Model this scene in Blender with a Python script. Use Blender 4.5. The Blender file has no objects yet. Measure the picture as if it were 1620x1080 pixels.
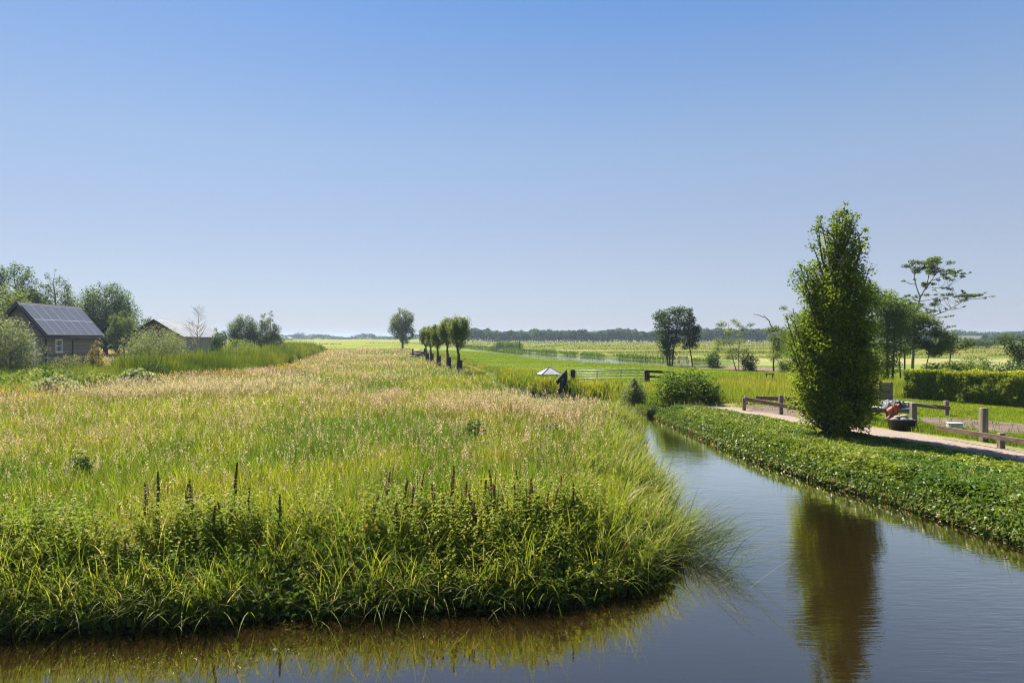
import bpy, math, random
import numpy as np
from mathutils import Vector, Matrix

# ------------------------------------------------------------------ camera, sky, sun, exposure
SC = bpy.context.scene
COL = SC.collection
CAM_Z, FPX, CX, HY = 3.5, 1080.0, 810.0, 533.0
cam_d = bpy.data.cameras.new('camera')
cam = bpy.data.objects.new('camera', cam_d); COL.objects.link(cam)
cam.location = (0, 0, CAM_Z); cam.rotation_euler = (math.radians(90), 0, 0)
cam_d.lens, cam_d.sensor_width = 24.0, 36.0
cam_d.shift_y = -7.0 / 1620
cam_d.clip_start, cam_d.clip_end = 0.1, 20000
SC.camera = cam

SUN_AZ, SUN_EL = math.radians(-31.0), math.radians(52.0)
world = bpy.data.worlds.new("World"); SC.world = world
world.use_nodes = True
wn, wl = world.node_tree.nodes, world.node_tree.links
wn.clear()
sky = wn.new('ShaderNodeTexSky'); sky.sky_type = 'NISHITA'; sky.sun_disc = False
sky.sun_elevation, sky.sun_rotation = SUN_EL, SUN_AZ
sky.altitude, sky.air_density, sky.dust_density, sky.ozone_density = 0, 1.0, 0.6, 3.0
EXPOSURE = 1.6
bg = wn.new('ShaderNodeBackground'); bg.inputs['Strength'].default_value = 0.1
# the physical sky evened out by the summer haze: 40 % of it, 60 % of a haze-lit gradient over elevation
tint = wn.new('ShaderNodeMix'); tint.data_type = 'RGBA'; tint.blend_type = 'MULTIPLY'; tint.inputs['Factor'].default_value = 1
tint.inputs[7].default_value = tuple(c * 2 ** (1.45 - EXPOSURE) for c in (.304, .361, .437)) + (1,); wl.new(sky.outputs[0], tint.inputs[6])
tcw = wn.new('ShaderNodeTexCoord'); spw = wn.new('ShaderNodeSeparateXYZ'); wl.new(tcw.outputs['Generated'], spw.inputs[0])
rampw = wn.new('ShaderNodeValToRGB'); wl.new(spw.outputs['Z'], rampw.inputs[0])
stops = [(0.0, (.60, .60, .75)), (.027, (.583, .60, .755)), (.122, (.535, .552, .655)), (.2535, (.425, .545, .715)), (.439, (.168, .372, .785)), (1.0, (.07, .20, .58))]
el = rampw.color_ramp.elements
while len(el) < len(stops): el.new(.5)
for e_, (p_, c_) in zip(el, stops): e_.position = p_; e_.color = (*c_, 1)
gainw = wn.new('ShaderNodeMix'); gainw.data_type = 'RGBA'; gainw.blend_type = 'MULTIPLY'; gainw.inputs['Factor'].default_value = 1
gk = 1 / (0.1 * 2 ** EXPOSURE); gainw.inputs[7].default_value = (gk, gk, gk, 1); wl.new(rampw.outputs[0], gainw.inputs[6])
mixw = wn.new('ShaderNodeMix'); mixw.data_type = 'RGBA'; mixw.inputs['Factor'].default_value = .6
wl.new(tint.outputs[2], mixw.inputs[6]); wl.new(gainw.outputs[2], mixw.inputs[7])
wo = wn.new('ShaderNodeOutputWorld')
wl.new(mixw.outputs[2], bg.inputs[0]); wl.new(bg.outputs[0], wo.inputs[0])

sun_d = bpy.data.lights.new('sun', 'SUN'); sun = bpy.data.objects.new('sun', sun_d); COL.objects.link(sun)
sun_d.energy, sun_d.angle, sun_d.color = 5.0, math.radians(0.5), (1.0, 0.94, 0.84)
to_sun = Vector((math.sin(SUN_AZ) * math.cos(SUN_EL), math.cos(SUN_AZ) * math.cos(SUN_EL), math.sin(SUN_EL)))
sun.rotation_euler = to_sun.to_track_quat('Z', 'Y').to_euler()

SC.view_settings.view_transform = 'Standard'; SC.view_settings.look = 'None'
SC.view_settings.exposure = EXPOSURE; SC.view_settings.gamma = 1.0; SC.view_settings.use_curve_mapping = False
SC.render.engine = 'CYCLES'
cy = SC.cycles
cy.max_bounces, cy.diffuse_bounces, cy.glossy_bounces, cy.transmission_bounces = 6, 3, 3, 4
cy.transparent_max_bounces, cy.volume_bounces = 6, 0
cy.use_denoising = True; cy.denoising_prefilter = 'NONE'
cy.pixel_filter_type = 'BLACKMAN_HARRIS'; cy.filter_width = 1.15
cy.caustics_reflective = cy.caustics_refractive = False

# ------------------------------------------------------------------ helpers
rng = np.random.default_rng(11)
random.seed(5)
R_ = math.radians

def wx(px, Y): return (px - CX) * Y / FPX                 # sideways place of something seen at px, Y metres out
def wz(py, Y): return CAM_Z - (py - HY) * Y / FPX         # its height
def gy(py, z=0.5): return FPX * (CAM_Z - z) / (py - HY)   # distance of ground seen at py

_LAT = np.random.default_rng(3).random((8, 256, 256))
def vnoise(x, y, s=0):
    x = np.asarray(x, float); y = np.asarray(y, float)
    xi = np.floor(x).astype(int); yi = np.floor(y).astype(int)
    fx = x - xi; fy = y - yi
    fx = fx * fx * (3 - 2 * fx); fy = fy * fy * (3 - 2 * fy)
    L = _LAT[s % 8]; a, b, c, d = xi % 256, (xi + 1) % 256, yi % 256, (yi + 1) % 256
    return (L[a, c] * (1 - fx) + L[b, c] * fx) * (1 - fy) + (L[a, d] * (1 - fx) + L[b, d] * fx) * fy
def fbm(x, y, s=0, o=3):
    t = 0; a = 0.5; n = 0
    for k in range(o):
        t = t + a * vnoise(x * 2 ** k + 17.3 * k, y * 2 ** k + 5.1 * k, s + k); n += a; a *= .5
    return t / n
def sstep(a, b, x):
    t = np.clip((x - a) / (b - a), 0, 1); return t * t * (3 - 2 * t)

def link(o, parent=None):
    COL.objects.link(o)
    if parent is not None: o.parent = parent
    return o
def tag(o, label=None, cat=None, group=None, kind=None):
    if label: o['label'] = label
    if cat: o['category'] = cat
    if group: o['group'] = group
    if kind: o['kind'] = kind
    return o
def thing(name, label, cat, loc, rz=0.0, group=None):
    o = bpy.data.objects.new(name, None); link(o)
    o.empty_display_size = 0.2
    o.location = loc; o.rotation_euler = (0, 0, rz)
    return tag(o, label, cat, group)
def mesh_np(name, V, Q, mat, cols=None, parent=None, smooth=False):
    me = bpy.data.meshes.new(name)
    V = np.ascontiguousarray(V, np.float32); Q = np.ascontiguousarray(Q, np.int32)
    me.vertices.add(len(V)); me.vertices.foreach_set('co', V.ravel())
    nf, k = Q.shape
    me.loops.add(nf * k); me.loops.foreach_set('vertex_index', Q.ravel())
    me.polygons.add(nf); me.polygons.foreach_set('loop_start', np.arange(0, nf * k, k, dtype=np.int32))
    if smooth: me.polygons.foreach_set('use_smooth', np.ones(nf, bool))
    me.update(calc_edges=True)
    if cols is not None:
        a = me.color_attributes.new('Col', 'FLOAT_COLOR', 'POINT')
        c = np.ones((len(V), 4), np.float32); c[:, :3] = cols
        a.data.foreach_set('color', c.ravel())
    me.materials.append(mat)
    o = bpy.data.objects.new(name, me); link(o, parent)
    return o

class MB:
    "collects shapes and links them as ONE mesh"
    def __init__(s): s.v = []; s.f = []
    def add(s, v, f):
        n = len(s.v); s.v += [tuple(p) for p in v]; s.f += [tuple(i + n for i in q) for q in f]; return s
    def box(s, c, d, rot=None):
        m = rot or Matrix.Identity(3)
        P = [Vector(c) + m @ Vector((x * d[0] / 2, y * d[1] / 2, z * d[2] / 2)) for x in (-1, 1) for y in (-1, 1) for z in (-1, 1)]
        return s.add(P, [(0, 1, 3, 2), (4, 6, 7, 5), (0, 4, 5, 1), (2, 3, 7, 6), (0, 2, 6, 4), (1, 5, 7, 3)])
    def bar(s, a, b, w, h):
        a, b = Vector(a), Vector(b); d = (b - a); L = d.length
        q = d.to_track_quat('Y', 'Z').to_matrix()
        return s.box((a + b) / 2, (w, L, h), q)
    def tube(s, pts, rad, n=8, cap=True):
        pts = [Vector(p) for p in pts]
        if not hasattr(rad, '__len__'): rad = [rad] * len(pts)
        base = len(s.v); ref = None
        for i, p in enumerate(pts):
            d = (pts[min(i + 1, len(pts) - 1)] - pts[max(i - 1, 0)]).normalized()
            u = d.orthogonal().normalized() if ref is None else (ref - d * ref.dot(d)).normalized()
            ref = u; w = d.cross(u)
            for k in range(n):
                a = 2 * math.pi * k / n
                s.v.append(tuple(p + (u * math.cos(a) + w * math.sin(a)) * rad[i]))
        for i in range(len(pts) - 1):
            for k in range(n):
                a, b = base + i * n + k, base + i * n + (k + 1) % n
                s.f.append((a, b, b + n, a + n))
        if cap:
            s.f.append(tuple(base + k for k in range(n))[::-1])
            e = base + (len(pts) - 1) * n
            s.f.append(tuple(e + k for k in range(n)))
        return s
    def prism(s, poly, y0, y1):
        "poly of (x, z) swept from y0 to y1"
        n = len(poly)
        v = [(x, y0, z) for x, z in poly] + [(x, y1, z) for x, z in poly]
        f = [tuple(range(n)), tuple(range(2 * n - 1, n - 1, -1))]
        f += [(k, k + n, (k + 1) % n + n, (k + 1) % n) for k in range(n)]
        return s.add(v, f)
    def lump(s, c, r, seed=0, n=10, m=7, amp=.25, flat=1.0):
        rg = np.random.default_rng(seed); base = len(s.v)
        ph = rg.random(6) * 6.28
        for i in range(m + 1):
            th = math.pi * i / m
            for k in range(n):
                a = 2 * math.pi * k / n
                q = 1 + amp * (math.sin(2 * a + ph[0]) * math.sin(th) + .6 * math.sin(3 * a + ph[1] + 2 * th) * math.sin(th) + .5 * math.sin(3 * th + ph[2]))
                s.v.append((c[0] + r[0] * q * math.sin(th) * math.cos(a), c[1] + r[1] * q * math.sin(th) * math.sin(a), c[2] + r[2] * q * math.cos(th) * flat))
        for i in range(m):
            for k in range(n):
                a, b = base + i * n + k, base + i * n + (k + 1) % n
                s.f.append((a, a + n, b + n, b))
        return s
    def build(s, name, mat, parent=None, smooth=False, bevel=0):
        me = bpy.data.meshes.new(name); me.from_pydata(s.v, [], s.f); me.update()
        import bmesh
        bm = bmesh.new(); bm.from_mesh(me); bmesh.ops.recalc_face_normals(bm, faces=bm.faces); bm.to_mesh(me); bm.free()
        me.materials.append(mat)
        if smooth: me.polygons.foreach_set('use_smooth', np.ones(len(me.polygons), bool))
        o = bpy.data.objects.new(name, me); link(o, parent)
        if bevel:
            b = o.modifiers.new('bevel', 'BEVEL'); b.width = bevel; b.segments = 2; b.limit_method = 'ANGLE'
        return o

# ------------------------------------------------------------------ materials
def new_mat(name):
    m = bpy.data.materials.new(name); m.use_nodes = True
    nt = m.node_tree; b = nt.nodes['Principled BSDF']
    return m, nt, b
def foliage(name, trans=0.45, rough=0.5, spec=0.35, tint=(1.25, 1.2, 0.55), gain=1.0):
    m, nt, b = new_mat(name); N, L = nt.nodes, nt.links
    at = N.new('ShaderNodeAttribute'); at.attribute_name = 'Col'
    b.inputs['Roughness'].default_value = rough; b.inputs['Specular IOR Level'].default_value = spec
    g_ = N.new('ShaderNodeMix'); g_.data_type = 'RGBA'; g_.blend_type = 'MULTIPLY'; g_.inputs['Factor'].default_value = 1
    L.new(at.outputs['Color'], g_.inputs[6]); g_.inputs[7].default_value = (1.12, 1.06, .95, 1)
    L.new(g_.outputs[2], b.inputs['Base Color'])
    mx = N.new('ShaderNodeMix'); mx.data_type = 'RGBA'; mx.blend_type = 'MULTIPLY'; mx.inputs['Factor'].default_value = 1
    L.new(at.outputs['Color'], mx.inputs[6]); mx.inputs[7].default_value = (*[t * gain for t in tint], 1)
    tr = N.new('ShaderNodeBsdfTranslucent'); L.new(mx.outputs[2], tr.inputs['Color'])
    ms = N.new('ShaderNodeMixShader'); ms.inputs[0].default_value = trans
    L.new(b.outputs[0], ms.inputs[1]); L.new(tr.outputs[0], ms.inputs[2])
    L.new(ms.outputs[0], N['Material Output'].inputs['Surface'])
    return m
def noisy(name, c1, c2, scale=8, rough=.8, bump=.3, stretch=(1, 1, 1), detail=6, spec=.3, metal=0, fine=None):
    m, nt, b = new_mat(name); N, L = nt.nodes, nt.links
    tc = N.new('ShaderNodeTexCoord'); mp = N.new('ShaderNodeMapping'); mp.inputs['Scale'].default_value = stretch
    L.new(tc.outputs['Object'], mp.inputs[0])
    no = N.new('ShaderNodeTexNoise'); no.inputs['Scale'].default_value = scale; no.inputs['Detail'].default_value = detail
    no.inputs['Roughness'].default_value = .65
    L.new(mp.outputs[0], no.inputs['Vector'])
    cr = N.new('ShaderNodeValToRGB'); cr.color_ramp.elements[0].position = .35; cr.color_ramp.elements[1].position = .65
    cr.color_ramp.elements[0].color = (*c1, 1); cr.color_ramp.elements[1].color = (*c2, 1)
    L.new(no.outputs[0], cr.inputs[0]); L.new(cr.outputs[0], b.inputs['Base Color'])
    b.inputs['Roughness'].default_value = rough; b.inputs['Specular IOR Level'].default_value = spec; b.inputs['Metallic'].default_value = metal
    if bump:
        bp = N.new('ShaderNodeBump'); bp.inputs['Strength'].default_value = bump; bp.inputs['Distance'].default_value = .02
        L.new(no.outputs[0], bp.inputs['Height']); L.new(bp.outputs[0], b.inputs['Normal'])
    return m
def planks(name, c1, c2, pitch=.2, axis='Z'):
    "weathered boards: one tone per board, grain along it, a groove at each joint"
    m, nt, b = new_mat(name); N, L = nt.nodes, nt.links
    tc = N.new('ShaderNodeTexCoord'); sp = N.new('ShaderNodeSeparateXYZ'); L.new(tc.outputs['Object'], sp.inputs[0])
    dv = N.new('ShaderNodeMath'); dv.operation = 'DIVIDE'; dv.inputs[1].default_value = pitch; L.new(sp.outputs[axis], dv.inputs[0])
    fl = N.new('ShaderNodeMath'); fl.operation = 'FLOOR'; L.new(dv.outputs[0], fl.inputs[0])
    fr = N.new('ShaderNodeMath'); fr.operation = 'FRACT'; L.new(dv.outputs[0], fr.inputs[0])
    wnz = N.new('ShaderNodeTexWhiteNoise'); wnz.noise_dimensions = '1D'; L.new(fl.outputs[0], wnz.inputs['W'])
    mp = N.new('ShaderNodeMapping'); L.new(tc.outputs['Object'], mp.inputs[0])
    mp.inputs['Scale'].default_value = (1.2, 1.2, 22) if axis == 'Z' else (22, 22, 1.2)
    no = N.new('ShaderNodeTexNoise'); no.inputs['Scale'].default_value = 1.5; no.inputs['Detail'].default_value = 6; L.new(mp.outputs[0], no.inputs['Vector'])
    ad = N.new('ShaderNodeMath'); ad.operation = 'ADD'
    ml = N.new('ShaderNodeMath'); ml.operation = 'MULTIPLY'; ml.inputs[1].default_value = .55; L.new(wnz.outputs['Value'], ml.inputs[0])
    m2 = N.new('ShaderNodeMath'); m2.operation = 'MULTIPLY'; m2.inputs[1].default_value = .6; L.new(no.outputs[0], m2.inputs[0])
    L.new(ml.outputs[0], ad.inputs[0]); L.new(m2.outputs[0], ad.inputs[1])
    cr = N.new('ShaderNodeValToRGB'); cr.color_ramp.elements[0].color = (*c1, 1); cr.color_ramp.elements[1].color = (*c2, 1)
    cr.color_ramp.elements[0].position = .2; cr.color_ramp.elements[1].position = .85
    L.new(ad.outputs[0], cr.inputs[0]); L.new(cr.outputs[0], b.inputs['Base Color'])
    cp = N.new('ShaderNodeMath'); cp.operation = 'COMPARE'; cp.inputs[1].default_value = .5; cp.inputs[2].default_value = .45; L.new(fr.outputs[0], cp.inputs[0])
    bp = N.new('ShaderNodeBump'); bp.inputs['Strength'].default_value = .8; bp.inputs['Distance'].default_value = .02
    L.new(cp.outputs[0], bp.inputs['Height']); L.new(bp.outputs[0], b.inputs['Normal'])
    b.inputs['Roughness'].default_value = .85
    return m
def plain(name, c, rough=.5, metal=0, spec=.5):
    m, nt, b = new_mat(name)
    b.inputs['Base Color'].default_value = (*c, 1); b.inputs['Roughness'].default_value = rough
    b.inputs['Metallic'].default_value = metal; b.inputs['Specular IOR Level'].default_value = spec
    return m

M = {}
M['grass'] = foliage('grass_blade', .52, .6, .08)
M['leaf'] = foliage('leaf', .48, .6, .06)
M['dark_leaf'] = foliage('dark_leaf', .36, .6, .08)
M['cover'] = foliage('cover_leaf', .45, .42, .15)
M['blade'] = foliage('reed_blade', .48, .5, .12)
M['hedge'] = foliage('hedge_leaf', .56, .6, .06)
M['spike'] = foliage('dock_seed', .25, .8, .08, tint=(1.1, .95, .8))
M['seed'] = foliage('seed_head', .35, .8, .1, tint=(1.1, 1.0, .85))
M['bark'] = noisy('bark', (.045, .035, .025), (.14, .115, .085), 14, .9, .8, (1, 1, .25))
M['pale_bark'] = noisy('pale_bark', (.10, .09, .075), (.30, .28, .24), 12, .9, .6, (1, 1, .3))
M['log_wall'] = planks('weathered_log_wall', (.09, .072, .057), (.25, .205, .17), .17)
M['barn_gable'] = planks('brown_boards', (.07, .038, .025), (.17, .10, .065), .2)
M['barn_wall'] = planks('grey_boards', (.13, .125, .12), (.27, .26, .25), .16, 'Y')
M['roof_dark'] = noisy('dark_roofing', (.035, .035, .038), (.07, .07, .072), 20, .7, .2)
M['old_roof'] = noisy('weathered_roof', (.045, .045, .05), (.08, .08, .085), 4, .7, .2)
M['roof_sheet'] = noisy('sheet_metal_roof', (.26, .255, .25), (.40, .395, .385), 1.6, .45, .05, (1, .15, 1), metal=.2)
M['white_paint'] = noisy('white_paint', (.68, .67, .64), (.8, .79, .76), 30, .5, .05)
M['dark_glass'] = plain('dark_glass', (.012, .014, .016), .06, 0, .6)
M['panel_glass'] = noisy('solar_cells', (.075, .077, .090), (.10, .10, .115), 3, .38, 0, spec=.4)
M['aluminium'] = plain('aluminium', (.34, .35, .37), .5, .5)
M['post_wood'] = noisy('weathered_post', (.095, .078, .056), (.26, .215, .16), 10, .85, .5, (1, 1, .15))
M['rail_wood'] = noisy('brown_rail', (.095, .06, .04), (.22, .15, .105), 9, .85, .4, (1, .2, 1))
M['dark_wood'] = noisy('dark_tarred_wood', (.018, .013, .009), (.06, .042, .03), 12, .8, .6, (1, 1, .2))
M['galv'] = noisy('galvanised_tube', (.16, .17, .17), (.27, .28, .28), 14, .5, .05, metal=.5)
M['rubber'] = noisy('black_rubber', (.012, .012, .013), (.03, .03, .032), 20, .6, .1)
M['tarp'] = noisy('grey_tarpaulin', (.035, .038, .045), (.085, .09, .10), 6, .55, .5)
M['orange'] = noisy('orange_netting', (.42, .10, .05), (.62, .19, .10), 25, .75, .6)
M['stone'] = noisy('fieldstone', (.20, .17, .14), (.42, .38, .33), 6, .85, .5)
M['concrete'] = noisy('pale_concrete', (.34, .36, .37), (.50, .52, .53), 12, .8, .2)
M['zinc'] = noisy('zinc_sheet', (.26, .26, .265), (.38, .38, .375), 4, .5, .05)
M['brown_panel'] = planks('brown_panel_boards', (.10, .07, .05), (.20, .15, .11), .1)

# ------------------------------------------------------------------ water lines and ground
CANAL = np.array([(-70, 1), (-20, 6.4), (-12, 7.3), (-6, 8.15), (-3.5, 8.5), (-1.3, 8.85), (0.5, 9.0), (1.5, 9.35), (2.0, 9.9), (2.4, 10.8),
    (2.62, 11.9), (2.85, 13.5), (3.2, 16), (3.6, 19), (4.05, 22), (4.5, 25), (4.75, 27.5), (4.45, 29.8), (3.4, 31.3), (1.8, 33.2), (0.2, 36.5),
    (-1.0, 41), (-.9, 47), (-2.1, 54), (-7.3, 85), (-18.9, 140), (-29.2, 190), (-28.5, 190), (-18, 140), (-6.7, 85), (-1.6, 55), (-0.3, 47),
    (0.9, 42), (3.0, 39.0), (4.6, 36.6), (5.7, 34), (6.1, 31.8), (6.45, 26), (6.9, 19.6), (7.5, 16.2), (8.0, 14.5), (8.6, 11.4),
    (9.4, 8.5), (10.5, 5), (12, 0), (14, -10), (-70, -10)], float)
FAR = np.array([(22, 81), (14, 87), (8, 100), (2, 126), (-13.5, 205), (-60, 420), (-68, 420), (-22, 262), (1.0, 163), (10.5, 128), (19, 105), (27, 92)], float)
NDITCH = np.array([(-60, 190), (-48, 232), (-34, 275), (-60, 330), (-66, 330), (-40, 278), (-53, 234), (-66, 192)], float)

def sd_poly(px, py, P):
    "distance to the polygon's edge, negative inside"
    px = np.asarray(px, float); py = np.asarray(py, float)
    d = np.full(px.shape, 1e18); ins = np.zeros(px.shape, bool)
    for (ax, ay), (bx, by) in zip(P, np.roll(P, -1, 0)):
        ex, ey = bx - ax, by - ay
        t = np.clip(((px - ax) * ex + (py - ay) * ey) / (ex * ex + ey * ey), 0, 1)
        d = np.minimum(d, (px - ax - t * ex) ** 2 + (py - ay - t * ey) ** 2)
        c = (ay > py) != (by > py)
        with np.errstate(divide='ignore', invalid='ignore'):
            ins ^= c & (px < (bx - ax) * (py - ay) / (by - ay if by != ay else 1e-9) + ax)
    return np.where(ins, -1, 1) * np.sqrt(d)
def inside(x, y, P): return sd_poly(x, y, np.array(P, float)) < 0
def wiggle(x, y): return .22 * (fbm(x * 1.3, y * 1.3, 4) - .5) * 2
def sd_water(x, y):
    near = sd_poly(x, y, CANAL) + wiggle(x, y)
    return np.minimum(near, np.minimum(sd_poly(x, y, FAR), sd_poly(x, y, NDITCH)))
def land(x, y):
    h = .5 + .12 * (fbm(x / 5, y / 5, 1) - .5) + .05 * np.sin(x * .31 + y * .17)
    h = h + .75 * np.exp(-(((x + 45) / 9) ** 2 + ((y - 63) / 9) ** 2)) + .5 * np.exp(-(((x + 50) / 14) ** 2 + ((y - 104) / 22) ** 2))
    h = h - .38 * np.exp(-(np.maximum(sd_poly(x, y, FAR), 0) / 7) ** 2)
    flat = sstep(6, 8.5, x) * sstep(40, 33, y)
    return h * (1 - flat) + .53 * flat
def ground_z(x, y, s=None):
    if s is None: s = sd_water(x, y)
    w = np.where((x < 5.1) & (y < 30), .95, np.where((y < 36) & (x > 5), .75, .35))       # the near bank slopes down to the water
    f = .6 * sstep(-.5, 0, s) + .4 * sstep(-.1, w, s)
    return -.75 + (land(x, y) + .75) * f

# what grows where
REED_FRONT = [(-26, 27.5), (-22.6, 30.5), (-22.6, 41), (-20, 51), (-24, 74), (-29, 100), (-38, 140)]
REEDS = REED_FRONT + [(-46, 140), (-37, 100), (-31, 74), (-28, 58), (-34, 54), (-48, 54), (-40, 40)]
PATH = [(8.2, 29.6), (9.6, 26.2), (10.95, 22.4), (12.35, 18.1), (13.4, 14.0), (14.2, 9.5), (15.2, 4)]
PATH_W = [.35, .62, .85, .95, .95, .95, .95]
MULCH = [(14.2, 76), (17, 70), (21, 62.5), (27, 57), (29, 58), (26.5, 64), (22, 72), (17.5, 79), (14.5, 81)]
DIRT1 = [(9.6, 27.3), (10.6, 25.6), (12.6, 25.0), (13.9, 27.0), (12.6, 29.4), (10.2, 30.0)]
DIRT2 = [(14.2, 23.3), (15.2, 21.0), (17.4, 20.6), (20, 20.6), (20.2, 21.8), (18.2, 22.4), (16.5, 24.8), (14.9, 25.4)]
GREEN_FIELD = [(-.4, 53), (1.2, 47), (3.4, 40.6), (5.2, 37.2), (6.3, 33.5), (9, 31), (16, 31.5), (30, 33), (80, 40), (60, 62), (30, 62), (15.5, 84), (8.5, 97), (2.5, 124), (-13, 203), (-50, 400), (-75, 400), (-29, 200), (-18, 141), (-5.8, 85)]
LAWN = [(11, 31), (9.8, 29), (11.6, 24), (13.2, 20), (14.6, 15), (15.6, 8), (40, 8), (40, 34), (19, 34)]
def path_d(x, y):
    d = np.full(np.shape(x), 1e9)
    for i in range(len(PATH) - 1):
        (ax, ay), (bx, by) = PATH[i], PATH[i + 1]; ex, ey = bx - ax, by - ay
        t = np.clip(((x - ax) * ex + (y - ay) * ey) / (ex * ex + ey * ey), 0, 1)
        w = PATH_W[i] + (PATH_W[i + 1] - PATH_W[i]) * t
        d = np.minimum(d, np.hypot(x - ax - t * ex, y - ay - t * ey) - w)
    return d
def seg_d(x, y, P):
    d = np.full(np.shape(x), 1e9)
    for (ax, ay), (bx, by) in zip(P[:-1], P[1:]):
        ex, ey = bx - ax, by - ay
        t = np.clip(((x - ax) * ex + (y - ay) * ey) / (ex * ex + ey * ey), 0, 1)
        d = np.minimum(d, np.hypot(x - ax - t * ex, y - ay - t * ey))
    return d
def on_meadow(x, y):
    "hay meadow: left of the ditch, out to where the near fields begin"
    return (x < np.interp(y, [0, 9, 16, 27, 33, 41, 54, 85, 140, 190], [9, 4, 4, 5.6, 3, .5, -2, -7.6, -19, -29])) & (y < 172)
def tan_of(x, y):
    "share of ripe seed heads, 0 to 1"
    strip = np.exp(-(seg_d(x, y, REED_FRONT) / 7.5) ** 2)
    n = fbm(x / 4.2, y / 6.5, 5); n2 = fbm(x / 1.3, y / 1.6, 2)
    right = .28 * sstep(-3, 2, x) * sstep(11, 15, y) * sstep(40, 30, y)
    far = .22 * sstep(48, 75, y)
    t = .52 * strip + right + far + 3.3 * (n - .53) + 1.5 * (n2 - .5) + .17
    left_green = .55 * np.exp(-(((x + 7) / 5) ** 2 + ((y - 15) / 5.5) ** 2))
    return np.clip(t - left_green, 0, 1)
def yellow_of(x, y): return np.exp(-((seg_d(x, y, REED_FRONT) - 1.0) / 1.6) ** 2) * sstep(.42, .6, fbm(x / 4, y / 6, 6))

def lerp3(a, b, t): return np.asarray(a)[None, :] * (1 - t)[:, None] + np.asarray(b)[None, :] * t[:, None]
def ground_col(x, y, s):
    n = fbm(x / 3, y / 5, 3); big = fbm(x / 35, y / 16, 1)
    c = lerp3((.075, .11, .022), (.12, .15, .03), n)
    t = tan_of(x, y); c = c * (1 - .75 * t)[:, None] + np.array((.26, .205, .105)) * (.75 * t)[:, None]
    beyond = ~on_meadow(x, y)
    rough = lerp3((.12, .16, .035), (.22, .205, .075), sstep(.35, .65, fbm(x / 22, y / 7, 2)))     # rough grassland beyond the canal
    c = np.where(beyond[:, None], rough, c)
    lush = lerp3((.09, .135, .008), (.13, .165, .010), sstep(.3, .7, big))
    g = inside(x, y, GREEN_FIELD) | (beyond & (x < -.10 * y - 8) & (y > 90)) | ((y > 175) & (x < -.045 * y - 6))
    c = np.where(g[:, None], lush, c)
    far_strip = (y > 200) & (fbm(x / 300, y / 26, 7) > .52) & ~g
    c = np.where(far_strip[:, None], lerp3((.10, .15, .04), (.14, .18, .045), n), c)
    lw = inside(x, y, LAWN); c = np.where(lw[:, None], lerp3((.11, .16, .014), (.15, .19, .018), n), c)
    brown = lerp3((.085, .06, .045), (.19, .14, .11), fbm(x / .35, y / .35, 2))
    d = np.minimum(sd_poly(x, y, np.array(MULCH, float)), np.minimum(sd_poly(x, y, np.array(DIRT1, float)), sd_poly(x, y, np.array(DIRT2, float)))) + .5 * (fbm(x / .8, y / .8, 6) - .5)
    c = np.where((d < 0)[:, None], brown, c)
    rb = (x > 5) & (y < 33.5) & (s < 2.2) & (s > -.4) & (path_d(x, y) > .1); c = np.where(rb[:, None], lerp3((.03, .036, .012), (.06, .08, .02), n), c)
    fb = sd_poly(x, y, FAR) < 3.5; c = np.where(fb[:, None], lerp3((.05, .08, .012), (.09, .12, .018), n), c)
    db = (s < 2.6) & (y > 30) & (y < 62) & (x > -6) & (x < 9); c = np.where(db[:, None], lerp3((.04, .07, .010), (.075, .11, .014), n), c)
    yl_ = g & (y > 190); c = np.where(yl_[:, None], c * np.array((1.35, 1.08, .5)), c)
    wet = s < np.where(y > 33, -.05, .12); c = np.where(wet[:, None], np.array((.035, .026, .016)), c)
    return c

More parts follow.
